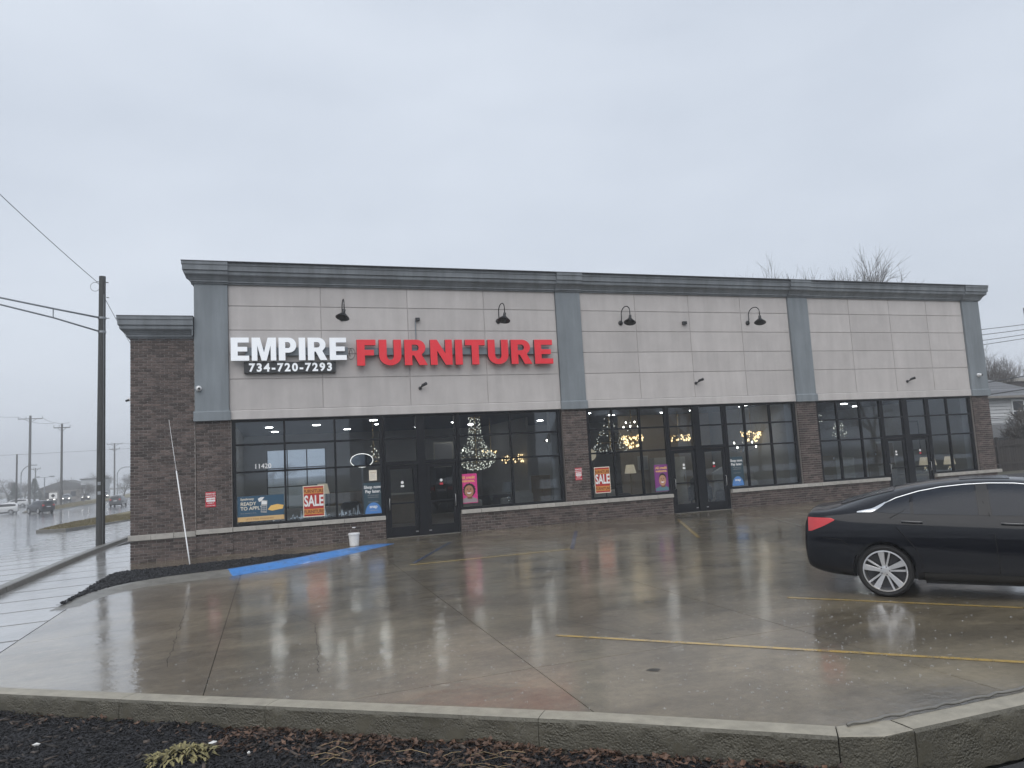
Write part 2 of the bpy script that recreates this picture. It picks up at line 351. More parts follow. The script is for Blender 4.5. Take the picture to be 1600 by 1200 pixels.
lot = sheet('parking_lot', [(-2.45, -11.7), (5.2, -17.5), (44, -17.5), (44, 6), (29.3, 6), (29.3, .05), (-2.45, .05)], lambda x, y=0: gz(x)-.014 if x > 3 else gz(x)-.014, M['soil'])
XJ = [-2.5, .37, 3.55, 6.73, 9.9, 13.1, 16.3, 19.5, 22.7, 25.9, 29.1, 32.3, 35.5, 38.7, 42]
YJ = [-17.55, -14.9, -9.65, -4.4, -.01]
g = .004
CD = (.6036, .7973)     # inward normal of the diagonal kerb at the front
CDd = CD[0]*-1.86+CD[1]*-12.3
for i in range(len(XJ)-1):
    for j in range(len(YJ)-1):
        x0, x1, y0, y1 = XJ[i]+g, XJ[i+1]-g, YJ[j]+g, YJ[j+1]-g
        p = clip([(x0, y0), (x1, y0), (x1, y1), (x0, y1)], CD[0], CD[1], CDd+.004)
        if len(p) < 3: continue
        sheet('slab', p, gz, M['lot'], lot, .012)
# painted lines on the lot
M['yellow'] = paint_mat('worn_yellow_paint', (.52, .36, .11), wear=.45, scale=7)
M['yellow2'] = paint_mat('yellow_paint', (.60, .44, .16), wear=.34, scale=7)
M['palel'] = paint_mat('faded_line_paint', (.25, .23, .17), wear=.47, scale=7)
M['bluel'] = paint_mat('faded_blue_paint', (.05, .10, .22), wear=.5, scale=6)
M['bluekerb'] = paint_mat('blue_kerb_paint', (.05, .22, .58), wear=.45, scale=4, under=(.05, .10, .2), rough=.4, coat=.4)
def stripe(a, b, w_, m):
    a, b = Vector(a), Vector(b); d = (b-a).normalized(); nrm = Vector((-d.y, d.x))*w_/2
    mb = MB(); K = 8; rows = [[], []]
    for k in range(K+1):
        p = a+(b-a)*k/K
        jit = random.uniform(.9, 1.06)
        for r, s in ((0, 1), (1, -1)):
            q = p+nrm*s*jit; rows[r].append((q.x, q.y, gz(q.x)+.004))
    mb.grid(rows).build('parking_line', m, lot)
stripe((4.24, -13.76), (8.05, -17.45), .085, M['yellow'])
stripe((7.82, -13.46), (11.35, -17.45), .085, M['yellow'])
stripe((11.3, -13.0), (15.1, -17.3), .085, M['yellow'])
stripe((3.83, -6.31), (7.57, -6.3), .14, M['yellow2'])
stripe((7.6, -6.3), (9.3, -2.6), .10, M['bluel'])
stripe((3.95, -6.1), (5.6, -2.6), .09, M['bluel'])
stripe((13.0, -2.0), (10.85, -6.5), .09, M['yellow'])
stripe((15.52, -2.63), (13.88, -6.73), .10, M['palel'])
stripe((18.2, -2.6), (16.5, -6.7), .10, M['palel'])
for k in range(4): stripe((4.6+k*.5, -5.3+k*.75), (7.0+k*.55, -5.9+k*.78), .08, M['palel'])

# hairline cracks and oil drips
M['crack'] = mat('crack_dark', (.02, .017, .013), .8)  # even dark brown for the flat crack strips
M['oil'] = mat('oil_drip', (.03, .027, .022), .3, var=.4, scale=20)
def crack(pts):
    mb = MB(); rows = [[], []]
    for i in range(len(pts)-1):
        a, b = Vector(pts[i]), Vector(pts[i+1]); n = max(3, int((b-a).length/.12)); d = (b-a).normalized(); nr = Vector((-d.y, d.x))
        for k in range(n):
            p = a+(b-a)*k/n+nr*random.gauss(0, .012); w_ = random.uniform(.0015, .0045)
            for r, s in ((0, 1), (1, -1)):
                q = p+nr*w_*s; rows[r].append((q.x, q.y, gz(q.x)+.0015))
    mb.grid(rows).build('crack', M['crack'], lot)
crack([(-.45, -6.85), (-.3, -9.5), (-.14, -12.6)]); crack([(3.7, -12.0), (4.6, -12.9), (5.2, -14.8)]); crack([(6.9, -9.7), (8.2, -11.0), (8.6, -13.0)]); crack([(1.2, -9.7), (1.6, -11.2), (1.5, -13.9)])
for x, y, r in ((4.55, -15.55, .07), (6.1, -12.6, .07), (2.3, -12.9, .04)):
    n = 14; MB().add([(x+math.cos(6.283*i/n)*r*random.uniform(.6, 1.1), y+math.sin(6.283*i/n)*r*random.uniform(.6, 1.1), gz(x)+.0018) for i in range(n)], [tuple(range(n))]).build('oil_spot', M['oil'], lot)
# walkways on the street side, built slab by slab
wk = sheet('street_walkway', [(-4.6, -9.9), (-2.51, -11.5), (-2.51, 5), (-2.51, 30), (-4.6, 30), (-4.6, 5)], lambda x, y=0: gz(x, y)-.03, M['soil'])
y = -20
while y < 30:
    yy = min(y+1.52, 30)
    pl = clip([(-4.55, y+.04), (-2.515, y+.04), (-2.515, yy-.04), (-4.55, yy-.04)], CD[0], CD[1], CDd+.004)
    if len(pl) > 2: sheet('slab', pl, gz, M['walk'], wk, .03)
    y = yy
zw = lambda x, y=0: -.075-.17*max(0, (-4.78-x))/4.5+zr(y)+.28
wk2 = sheet('upper_walkway', [(-6.25, -6), (-4.8, -6), (-4.8, 46), (-9.4, 46), (-9.4, 27)], lambda x, y=0: zw(x, y)-.35, M['soil'])
y = -6
while y < 44:
    yy = y+1.52; xa = lambda t: -6.3-3.6*(min(t, 22)+6)/30
    sheet('slab', [(xa(y), y+.06), (-4.8, y+.06), (-4.8, yy-.06), (xa(yy), yy-.06)], zw, M['walk'], wk2, .2)
    y = yy
sheet('driveway_apron', [(-9, -6.9), (-4.62, -9.95), (-4.62, -6.1), (-6.1, -6.1), (-9, -6.5)], lambda x, y=0: gz(x)-.004, M['walk'])
# raised kerb between the two walkways, in lengths
kb = thing('walkway_kerb', 'low concrete kerb running between the two wet walkways left of the shop', 'kerb', (-4.68, -6, -.2))
y = -6.0
while y < 30:
    yy = y+3.05
    MB().prism([(-4.79, -.3), (-4.53, -.3), (-4.56, -.055), (-4.59, -.04), (-4.79, -.045)], 'y', y+.005, yy-.005).slope().build('kerb_length', M['curb2'], kb, bevel=.01)
    y = yy
# grass islands with kerbs
def island(name, label, poly, z0, hgt):
    n = len(poly); c = Vector((sum(p[0] for p in poly)/n, sum(p[1] for p in poly)/n))
    t = thing(name, label, 'verge', (c.x, c.y, z0))
    mb = MB(); inner = [tuple(Vector(p)+(c-Vector(p)).normalized()*.22) for p in poly]
    mb.add([(x, y, zr(y)-.1) for x, y in poly]+[(x, y, zr(y)+hgt) for x, y in poly]+[(x, y, zr(y)+hgt) for x, y in inner]+[(x, y, zr(y)) for x, y in inner],
           [(i, (i+1) % n, (i+1) % n+n, i+n) for i in range(n)]+[(i+n, (i+1) % n+n, (i+1) % n+2*n, i+2*n) for i in range(n)])
    mb.build('kerb', M['curb2'], t)
    # lawn surface, then blades over it
    MB().add([(x, y, zr(y)+hgt-.01) for x, y in inner], [tuple(range(n))]).build('lawn', M['grass'], t)
    return t, inner
vg, vin = island('grass_verge', 'kerbed strip of brown winter grass beside the utility pole', [(-12.2, 28), (-10.5, 27.3), (-9.5, 31), (-8.6, 35), (-7.4, 38), (-7.4, 70), (-12.8, 70), (-12.8, 34)], -.28, .15)
md_, min_ = island('road_median', 'long dormant grass median in the middle of the wet street', [(-30.6, 97.5), (-29.6, 100), (-29.4, 128), (-31.5, 240), (-41, 240), (-36, 128), (-33, 100)], -.28, .15)
def inpoly(x, y, poly):
    c = False; n = len(poly); j = n-1
    for i in range(n):
        xi, yi = poly[i]; xj, yj = poly[j]
        if (yi > y) != (yj > y) and x < (xj-xi)*(y-yi)/(yj-yi)+xi: c = not c
        j = i
    return c
def blades(parent, poly, n, z0, h, ymax):
    mb = MB(); xs = [p[0] for p in poly]; ys = [p[1] for p in poly]; k = 0
    while k < n:
        x, y = random.uniform(min(xs), max(xs)), random.uniform(min(ys), min(max(ys), ymax))
        if not inpoly(x, y, poly): continue
        k += 1; a = random.uniform(0, 6.28); hh = h*random.uniform(.4, 1.2); dx, dy = math.cos(a)*.035, math.sin(a)*.035; l = random.uniform(-.06, .06)
        z0 = zr(y)+.13; mb.add([(x-dx, y-dy, z0), (x+dx, y+dy, z0), (x+l, y+l*.5, z0+hh)], [(0, 1, 2)])
    o = mb.build('grass_blades', M['grass'], parent, fix=False); o['kind'] = 'stuff'
blades(vg, vin, 7000, -.14, .1, 50); blades(md_, min_, 4000, -.14, .14, 150)

# ---- front kerb holding the lot above the mulch bed
fc = thing('front_curb', 'broad concrete curb with honeycombed face along the bottom edge of the lot', 'curb', (2, -15.2, -.3))
ca, cb = Vector((-1.86, -12.3)), Vector((5.07, -17.545)); cdir = (cb-ca).normalized(); cn = Vector((-cdir.y, cdir.x)); cn = cn if cn.y < 0 else -cn
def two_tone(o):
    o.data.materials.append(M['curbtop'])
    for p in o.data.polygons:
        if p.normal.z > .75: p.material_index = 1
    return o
def curb_piece(a, b, wid, rough_seed, corner=None):
    # rectangular section swept a->b with an uneven outer face
    a, b = Vector(a), Vector(b); d = (b-a); Lh = d.length; d.normalize(); nr = Vector((d.y, -d.x)) if (Vector((d.y, -d.x))).y < 0 else Vector((-d.y, d.x))
    K = max(6, int(Lh/.05)); sec = [(0, -.05), (0, .012), (wid*.5, .016), (wid-.018, .012), (wid, -.012), (wid, -.07), (wid, -.13), (wid, -.19), (wid, -.25), (wid, -.36)]
    rows = []
    for k in range(K+1):
        p = a+d*Lh*k/K; row = []
        for q, (o, z) in enumerate(sec):
            ex = 0
            if q >= 5: ex = .018*noise.noise(Vector((p.x*9, p.y*9, z*14+rough_seed)))-.006*(q-4)*.5*abs(noise.noise(Vector((p.x*25, p.y*25, z*30))))
            if q == 4: ex = .004*noise.noise(Vector((p.x*5, p.y*5, 3)))
            pp = p+nr*(o+ex); row.append((pp.x, pp.y, z+gz(p.x)))
        rows.append(row)
    mb = MB().grid(rows); m0 = len(sec)
    mb.f.append(tuple(range(m0))); mb.f.append(tuple(range(K*m0, (K+1)*m0))[::-1])
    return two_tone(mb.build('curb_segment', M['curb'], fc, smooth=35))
cuts = [ca-cdir*7, ca-cdir*.9, ca+cdir*1.95, ca+cdir*3.7, ca+cdir*6.35, cb-cdir*.1]
for i in range(len(cuts)-1):
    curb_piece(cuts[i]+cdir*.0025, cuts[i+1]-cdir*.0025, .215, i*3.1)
# corner block and the straight length to the right
co = cb-cdir*.1; outA = co+cn*.215
mbc = MB(); cp = [(co.x+.003, co.y-.002), (5.425, -17.56), (5.425, -17.79), (5.15, -17.792), (outA.x+.003, outA.y-.002)]
mbc.add([(x, y, .014) for x, y in cp]+[(x, y, -.4) for x, y in cp], [(0, 1, 2, 3, 4), (5, 6, 7, 8, 9)]+[(i, (i+1) % 5, (i+1) % 5+5, i+5) for i in range(5)])
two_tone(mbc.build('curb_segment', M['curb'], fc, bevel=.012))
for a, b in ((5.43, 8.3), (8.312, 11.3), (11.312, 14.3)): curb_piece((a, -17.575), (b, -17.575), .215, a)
# lifted joint strip lying along the inner edge of the right length
js = MB().tube([(5.05+.06*k, -17.545+.012*math.sin(k*1.3), .030+.004*math.sin(k*2.1)) for k in range(60)], .012, 6)
tag(js.build('joint_strip', M['curb2'], None, smooth=True), 'loose grey joint strip lifted along the inner edge of the right hand curb', 'strip')

# ---- mulch beds
def chips(name, pts, zf, ln, wd, m, parent=None, lift=.03):
    n = len(pts); a = rng.uniform(0, 2*np.pi, n); t1 = rng.normal(0, .22, n); t2 = rng.normal(0, .3, n)
    l = rng.uniform(ln*.45, ln*1.4, n); w_ = rng.uniform(wd*.5, wd*1.5, n); h = w_*rng.uniform(.25, .6, n); tp = rng.uniform(.2, .9, n)
    ux = np.stack([np.cos(a)*np.cos(t1), np.sin(a)*np.cos(t1), np.sin(t1)], -1)
    vx = np.stack([-np.sin(a)*np.cos(t2), np.cos(a)*np.cos(t2), np.sin(t2)], -1); nx = np.cross(ux, vx)
    c = np.stack([pts[:, 0], pts[:, 1], np.array([zf(x, y) for x, y in pts])+rng.uniform(0, lift, n)], -1)
    V = np.zeros((n, 8, 3))
    for k, (sx, sy, sz) in enumerate([(-1, -1, -1), (1, -1, -1), (1, 1, -1), (-1, 1, -1), (-1, -1, 1), (1, -1, 1), (1, 1, 1), (-1, 1, 1)]):
        ww = w_*(tp if sx > 0 else 1)
        V[:, k] = c+ux*(sx*l/2)[:, None]+vx*(sy*ww/2)[:, None]+nx*(sz*h/2)[:, None]
    F = np.array([[4, 5, 6, 7], [0, 1, 5, 4], [1, 2, 6, 5], [2, 3, 7, 6], [3, 0, 4, 7]])
    faces = (F[None]+np.arange(n)[:, None, None]*8).reshape(-1, 4)
    me = bpy.data.meshes.new(name); me.vertices.add(n*8); me.vertices.foreach_set('co', V.ravel())
    me.loops.add(faces.size); me.loops.foreach_set('vertex_index', faces.ravel().astype(np.int32))
    me.polygons.add(len(faces)); me.polygons.foreach_set('loop_start', np.arange(0, faces.size, 4, dtype=np.int32)); me.update(calc_edges=True); me.validate()
    o = obj(name, me, m, parent); o['kind'] = 'stuff'; return o
M['mulch'] = mat('black_mulch', (.013, .013, .0155), .6, var=.3, scale=12, island=.7, spec=.35)
M['mulch2'] = mat('black_mulch_far', (.014, .015, .018), .6, var=.3, scale=12, island=.7, spec=.3)
def mulch_z(x, y): return -.235+gz(x)*.6+.035*noise.noise(Vector((x*1.3, y*1.3, 0)))+.02*noise.noise(Vector((x*4, y*4, 5)))
# soil under the mulch, gently uneven
xs = np.linspace(-9, 16, 60); ys = np.linspace(-30, -8, 56)
rows = []
for yv in ys:
    row = []
    for xv in xs:
        row.append((xv, yv, mulch_z(xv, yv)-.012))
    rows.append(row)
sb = MB().grid(rows)
keep = []
for f in sb.f:
    cx = sum(sb.v[i][0] for i in f)/4; cy = sum(sb.v[i][1] for i in f)/4
    if CD[0]*cx+CD[1]*cy < CDd+.1 and (cx < 5.2 or cy < -17.4): keep.append(f)
sb.f = keep
tag(sb.build('planting_soil', M['soil'], None, smooth=True), kind='structure')
pts = []
while len(pts) < 62000:
    x, y = random.uniform(-3.5, 8.2), random.uniform(-20.6, -11)
    s = CD[0]*x+CD[1]*y-(CDd-.2)
    if x > 4.9: s = max(s, y+17.78) if s > -.5 else y+17.78
    if s < 0 and s > -2.9: pts.append((x, y))
tag(chips('mulch', np.array(pts), mulch_z, .055, .013, M['mulch']), 'wet black shredded bark mulch in the foreground bed', 'mulch')
rng2 = pts[:]; random.shuffle(rng2)
M['bark2'] = mat('brown_bark_bits', (.04, .03, .024), .6, var=.3, scale=12, island=.8)
tag(chips('bark_pieces', np.array(rng2[:1500]), lambda x, y: mulch_z(x, y)+.012, .085, .022, M['bark2']), 'coarser brown bark pieces scattered over the black mulch', 'mulch')
# far bed beside the shop
BED = [(-2.7, -6.5), (-2.55, -5.4), (-1.95, -4.42), (-.65, -4.2), (.1, -4.05), (1.5, -3.2), (2.35, -2.45), (1.3, -2.02), (-.2, -2.02), (-2.62, -1.9)]
sheet('bed_soil', BED, lambda x, y=0: gz(x)+.02, M['soil'])
pts = []
while len(pts) < 9000:
    x, y = random.uniform(-2.8, 2.5), random.uniform(-6.6, -1.8)
    if inpoly(x, y, BED): pts.append((x, y))
tag(chips('mulch_bed', np.array(pts), lambda x, y: gz(x)+.035+.02*noise.noise(Vector((x*2, y*2, 0))), .07, .03, M['mulch2']), 'dark mulch bed between the brick wing and the curved kerb', 'mulch')
# walkway along the wall
ww = sheet('shop_walkway', [(-2.6, -2.0), (3.2, -2.0), (3.2, -.005), (-2.6, -.005)], lambda x, y=0: gz(x)-.004, M['soil'])
for a, b in ((-2.6, -.9), (-.9, .9), (.9, 2.2), (2.2, 3.2)):
    sheet('slab', [(a+.005, -2.0), (b-.005, -2.0), (b-.005, -.006), (a+.005, -.006)], lambda x, y=0: gz(x)+.034-.03*max(0, (x+2.6)/5.8), M['foundationwet'] if 'foundationwet' in M else M['lot'], ww, .03)
# curved kerb with a blue painted length
KL = [(-2.62, -6.75, .0), (-2.50, -5.75, .03), (-2.2, -5.0, .07), (-1.75, -4.62, .1), (-1.1, -4.48, .125), (-.4, -4.42, .13), (.1, -4.38, .13), (1.0, -3.98, .13), (1.9, -3.4, .13), (2.8, -2.68, .115), (3.4, -2.05, .07), (3.95, -1.4, .005)]
kb2 = thing('bed_kerb', 'curved concrete kerb edging the mulch bed, half of it painted blue', 'kerb', (0, -4.4, -.1))
P = []
for i in range(len(KL)-1):
    for k in range(5):
        P.append([KL[i][q]+(KL[i+1][q]-KL[i][q])*k/5 for q in range(3)])
P.append(list(KL[-1])); krows = []
for i, p in enumerate(P):
    a, b = P[max(0, i-3)], P[min(len(P)-1, i+3)]
    d = Vector((b[0]-a[0], b[1]-a[1])).normalized(); nr = Vector((d.y, -d.x))     # towards the lot
    h = p[2]*.8; z = gz(p[0]); row = []
    for o, zz in ((-.17, -.05), (-.17, h-.005), (-.15, h), (.0, h), (.05, h*.9), (.2, h*.3+.004), (.38, .005), (.38, -.05)):
        q = Vector((p[0], p[1]))+nr*o; row.append((q.x, q.y, z+zz+.004*noise.noise(Vector((q.x*3, q.y*3, zz*9)))))
    krows.append(row)
for i0, i1, mk, nm in ((0, 12, 'curb2', 'kerb_length'), (12, 22, 'curb2', 'kerb_length'), (22, 30, 'curb2', 'kerb_length'), (30, 42, 'bluekerb', 'painted_kerb_length'), (42, len(P)-1, 'bluekerb', 'painted_kerb_length')):
    MB().grid(krows[i0:i1+1]).build(nm, M[mk], kb2, smooth=40)

# ---- leaves, straws and litter against the front curb
M['leaf'] = mat('brown_leaves', (.078, .043, .027), .6, var=.4, scale=14, island=.75)
M['straw'] = mat('dry_straw', (.34, .25, .13), .7, var=.2, island=.5)
def leaf_litter(name, label, n, gen, m):
    mb = MB()
    for _ in range(n):
        x, y = gen(); z = mulch_z(x, y)+random.uniform(.012, .05); a = random.uniform(0, 6.28); l = random.uniform(.012, .045); wd = l*random.uniform(.35, .6)
        u = Vector((math.cos(a), math.sin(a), random.uniform(-.5, .5))); v = Vector((-math.sin(a), math.cos(a), random.uniform(-.5, .5))); c = Vector((x, y, z)); up_ = u.cross(v)*l*.3
        mb.add([c-u*l, c-v*wd+up_*.6, c+u*l*.2-v*wd*.8, c+u*l+up_, c+u*l*.2+v*wd*.8, c+v*wd+up_*.6, c-up_*.4], [(0, 1, 6), (1, 2, 6), (2, 3, 6), (3, 4, 6), (4, 5, 6), (5, 0, 6)])
    o = mb.build(name, m, None, fix=False); tag(o, label, 'leaves', kind='stuff'); return o
def along(s0, s1, d0, d1):
    def g_():
        s = random.uniform(s0, s1)
        if noise.noise(Vector((s*2.3, 4.1, 0)))+.25 < random.uniform(-.5, .5): s = s0+(s1-s0)*random.betavariate(2, 2)
        d = d0+(d1-d0)*random.random()**1.8
        p = ca+cdir*s+cn*(.235+d); return p.x, p.y
    return g_
leaf_litter('fallen_leaves', 'drift of brown wet leaves against the middle of the front curb', 1150, along(3.3, 6.4, 0, .5), M['leaf'])
leaf_litter('fallen_leaves', 'thin line of dead leaves under the curb near its corner', 560, along(5.8, 8.6, 0, .3), M['leaf'])
leaf_litter('fallen_leaves', 'few scattered leaves below the left part of the front curb', 90, along(.6, 3.6, 0, .3), M['leaf'])
mb = MB()
for _ in range(15):
    s = random.uniform(4.6, 6.2); p = ca+cdir*s+cn*random.uniform(.4, .75); a = random.gauss(-.3, .5); l = random.uniform(.06, .2); z = mulch_z(p.x, p.y)+.05
    mb.tube([(p.x-math.cos(a)*l, p.y-math.sin(a)*l, z-.01), (p.x, p.y, z+random.uniform(0, .03)), (p.x+math.cos(a)*l, p.y+math.sin(a)*l, z)], .0015, 4)
o = mb.build('straw', M['straw'], None, fix=False); tag(o, 'loose pale straws lying on the mulch', 'straw', kind='stuff')
M['litter'] = mat('white_litter', (.7, .7, .68), .5)
for k, (s, d, l, lab) in enumerate([(1.7, .62, .045, 'larger white scrap of litter in the dark mulch at the left'), (3.45, .33, .05, 'crumpled white scrap below the curb left of the leaves'), (3.95, .48, .02, 'tiny white pebble on the mulch before the leaf drift'), (6.9, .42, .025, 'pale chip among the leaves near the curb corner')]):
    p = ca+cdir*s+cn*(.27+d); z = mulch_z(p.x, p.y)+.035
    b = MB(); n = 7
    b.add([(p.x+math.cos(6.28*i/n)*l*random.uniform(.6, 1), p.y+math.sin(6.28*i/n)*l*.5*random.uniform(.6, 1), z+random.uniform(0, .008)) for i in range(n)]+[(p.x, p.y, z+.018)]+[(p.x, p.y, z-.03)],
          [(i, (i+1) % n, n) for i in range(n)]+[((i+1) % n, i, n+1) for i in range(n)])
    tag(b.build('litter_scrap', M['litter'], None), lab, 'litter')
# half withered clump of strap leaves in the mulch
M['sprig'] = mat('withered_leaves', (.20, .175, .075), .6, var=.45, scale=20, island=.45)
pc = thing('withered_plant', 'small withered yellow green plant lying flat in the mulch', 'plant', (.30, -15.08, -.25))
mb = MB(); hb = MB()
for k in range(230):
    a = random.uniform(0, 6.28); rad = random.uniform(.02, .2); c = Vector((.30+math.cos(a)*rad*1.35, -15.08+math.sin(a)*rad*.75, mulch_z(.3, -15.08)+.025+.07*(1-rad/.22)))
    l = random.uniform(.05, .13); u = Vector((math.cos(a+random.gauss(0, .6)), math.sin(a+random.gauss(0, .6)), random.uniform(-.35, .45))).normalized(); v = Vector((-u.y, u.x, random.uniform(-.4, .4)))*random.uniform(.006, .015)
    tgt = mb
    q1 = c+u*l*.5+Vector((0, 0, .02)); q2 = c+u*l+Vector((random.uniform(-.02, .02), 0, -.012))
    tgt.add([c-v*.6, c+v*.6, q1+v, q1-v, q2], [(0, 1, 2, 3), (3, 2, 4)])
o = mb.build('leaf', M['sprig'], pc, fix=False); o['kind'] = 'stuff'
MB().lathe([(.0, -.02), (.03, 0), (.02, .05), (.0, .06)], (.30, -15.08, mulch_z(.3, -15.08)), 8).build('root_crown', M['leaf'], pc)
# rain splashes standing on the film of water
M['splash'] = mat('water_splash', (.45, .46, .47), .15, var=.02)
mb = MB()
for _ in range(900):
    c = random.choice([(7.3, -14.6, 1.6, 1.3), (6.0, -16.3, 1.8, .8), (3.4, -14.5, 2.2, 1.6), (1.6, -13.6, 1.4, .7), (8.5, -11.5, 4, 3)])
    x, y = random.gauss(c[0], c[2]*.6), random.gauss(c[1], c[3]*.6)
    if CD[0]*x+CD[1]*y < CDd+.05 or y < -17.5 or x < -2 or y > -.3: continue
    r = random.uniform(.005, .013); z = gz(x)+.001; k0 = random.uniform(0, 6)
    n = random.choice((5, 6, 7))
    for i in range(n):
        if random.random() < .35: continue
        a0 = k0+6.28*i/n; a1 = a0+.5; h = random.uniform(.004, .014)
        mb.add([(x+r*math.cos(a0), y+r*math.sin(a0), z), (x+r*math.cos(a1), y+r*math.sin(a1), z), (x+r*1.5*math.cos(a0+.25), y+r*1.5*math.sin(a0+.25), z+h)], [(0, 1, 2)])
o = mb.build('rain_splashes', M['splash'], None, fix=False); tag(o, 'tiny rain splashes on the wet parking lot', 'splashes', kind='stuff')

# ================================================================== THE SHOP
shop = thing('furniture_store', 'single storey brick and beige stucco furniture shop with slate cornice', 'building', (0, 0, 0))
PIL = [(-.95, -.05), (10.14, 11.02), (19.5, 20.38), (28.16, 29.07)]
BAYS = [(-.05, 10.14), (11.02, 19.5), (20.38, 28.16)]
ZH = 3.72            # window head
# --- bricks: a wall area (x0,x1,z0,z1) on plane y; the nearest 300 become parts of their own
BL, BH, MJ = .200, .065, .016
brick_list = []
def brick_area(x0, x1, z0, z1, yf, zb=None):
    c = 0; z = z0
    while z < z1-.01:
        h = min(BH, z1-z)
        x = x0-(BL+MJ)/2*(c % 2)
        while x < x1-.012:
            a, b = max(x, x0), min(x+BL, x1)
            if b-a > .02: brick_list.append((a, b, z, z+h, yf))
            x += BL+MJ
        z += BH+MJ; c += 1
brick_area(-2.59, -.93, -.075, .50, .03); brick_area(-2.59, -.97, .665, 6.1, .03)          # wing
brick_area(-.93, .0, -.075, .545, 0.0); brick_area(-.93, -.02, .69, 3.44+.24, 0.0)
for (a, b) in PIL[1:]:
    brick_area(a+.01, b-.01, .69, 3.66, -.02)
brick_area(29.07-.01, 29.07, .69, 3.66, -.02)
BASE = [(.0, 4.27), (6.6, 14.06), (16.4, 23.5), (25.82, 29.1)]
for a, b in BASE: brick_area(a, b, -.05 if a < 1 else -.04, .545, 0.02)
brick_list = [b for b in brick_list if b[1]-b[0] > .015]
def bd(b): return (Vector(((b[0]+b[1])/2, b[4], (b[2]+b[3])/2))-CAM).length*(1 if b[1]-b[0] > .2 else 1.6)
brick_list.sort(key=bd)
unit = MB().box(0, BL, -.012, .03, 0, BH).mesh('brick'); unit.materials.append(M['brick'])
bmsh = bmesh.new(); bmsh.from_mesh(unit); bmesh.ops.recalc_face_normals(bmsh, faces=bmsh.faces); bmesh.ops.bevel(bmsh, geom=[e for e in bmsh.edges], offset=.004, segments=1, affect='EDGES'); bmsh.to_mesh(unit); bmsh.free()
nn = 0; rest = MB()
for b in brick_list:
    if nn < 300 and b[1]-b[0] > .2 and b[3]-b[2] > .06:
        o = bpy.data.objects.new('brick', unit); COL.objects.link(o); o.parent = shop
        o.location = (b[0], b[4]+random.uniform(-.003, .003), b[2]); nn += 1
    else:
        j = random.uniform(-.003, .003); rest.box(b[0], b[1], b[4]-.012+j, b[4]+.03, b[2], b[3])
o = rest.build('brickwork', M['brick'], shop); o['kind'] = 'stuff'
# mortar backing walls
mw = MB()
mw.box(-2.585, -.95, .035, .3, -.25, 6.3)
mw.box(-.925, -.005, .006, .3, -.25, 3.72)
for (a, b) in PIL[1:]: mw.box(a+.02, b-.02, -.014, .3, .56, 3.7)
for a, b in BASE: mw.box(a+.003, b-.003, .027, .3, -.25, .56)
mw.build('mortar_wall', M['mortar'], shop)
# sides and rear of the block, roof
sb = MB(); sb.box(-2.58, -2.3, .31, 22, -.3, 6.05); sb.box(28.8, 29.05, .31, 22, -.3, 7.6); sb.box(-2.3, -.9, 21.7, 22, -.3, 6.0)
sb.build('side_wall', M['mortar'], shop)
MB().box(-2.4, -.95, .4, 21.6, 5.95, 6.05).build('wing_roof', M['roof'], shop)
MB().box(-.9, 29.0, .5, 21.8, 7.2, 7.35).build('roof', M['roof'], shop)
MB().box(-.94, -.7, .31, 22, 5.5, 7.7).build('upper_side_wall', M['pil'], shop)
# --- limestone band / sills, stone by stone
def stones(x0, x1, z0, z1, y0, y1, step):
    n = max(1, round((x1-x0)/step)); d = (x1-x0)/n
    for k in range(n):
        MB().box(x0+k*d+.003, x0+(k+1)*d-.003, y0+random.uniform(-.003, .003), y1, z0, z1).build('stone', M['stone'], shop, bevel=.006)
stones(-2.64, -.96, .51, .655, -.045, .1, .62)
stones(-.955, -.005, .55, .675, -.075, .14, .8)
stones(0, 4.27, .555, .675, -.06, .14, .61)
stones(6.61, 14.06, .555, .675, -.06, .14, .62)
stones(16.41, 23.5, .555, .675, -.06, .14, .64)
stones(25.83, 29.3, .555, .675, -.06, .14, .66)
# --- stucco panels, five rows per bay with recessed joints
ROWZ = [3.96, 4.86, 5.575, 6.29, 7.0, 7.66]
COLX = [[-.05, 2.55, 5.17, 7.65, 10.14], [11.02, 13.11, 15.24, 17.41, 19.5], [20.38, 22.36, 24.35, 26.27, 28.16]]
for cs in COLX:
    MB().box(cs[0], cs[-1], .0, .3, 3.75, 7.7).build('panel_backing', M['joint'], shop)
    for i in range(4):
        for j in range(5):
            MB().box(cs[i]+.009, cs[i+1]-.009, -.018, .002, ROWZ[j]+.010, ROWZ[j+1]-.010).build('panel', M['eifs'], shop, bevel=.006, seg=1)
    MB().prism([(.3, 3.70), (-.055, 3.70), (-.055, 3.945), (-.03, 3.962), (.3, 3.962)], 'x', cs[0]+.002, cs[-1]-.002).build('lintel_band', M['band'], shop, bevel=.006, seg=1)
    MB().box(cs[0]+.01, cs[-1]-.01, -.03, .25, 3.685, 3.699).build('lintel_flashing', M['cap'], shop)
# --- pilasters
for i, (a, b) in enumerate(PIL):
    zb = 3.70
    MB().box(a, b, -.10, .32, zb+.25, 7.68).build('pilaster', M['pil'], shop, bevel=.008, seg=1)
    MB().prism([(.3, zb-.02), (-.135, zb-.02), (-.135, zb+.235), (-.105, zb+.26), (.3, zb+.26)], 'x', a-.035, b+.035).build('pilaster_foot', M['pil'], shop, bevel=.006, seg=1)
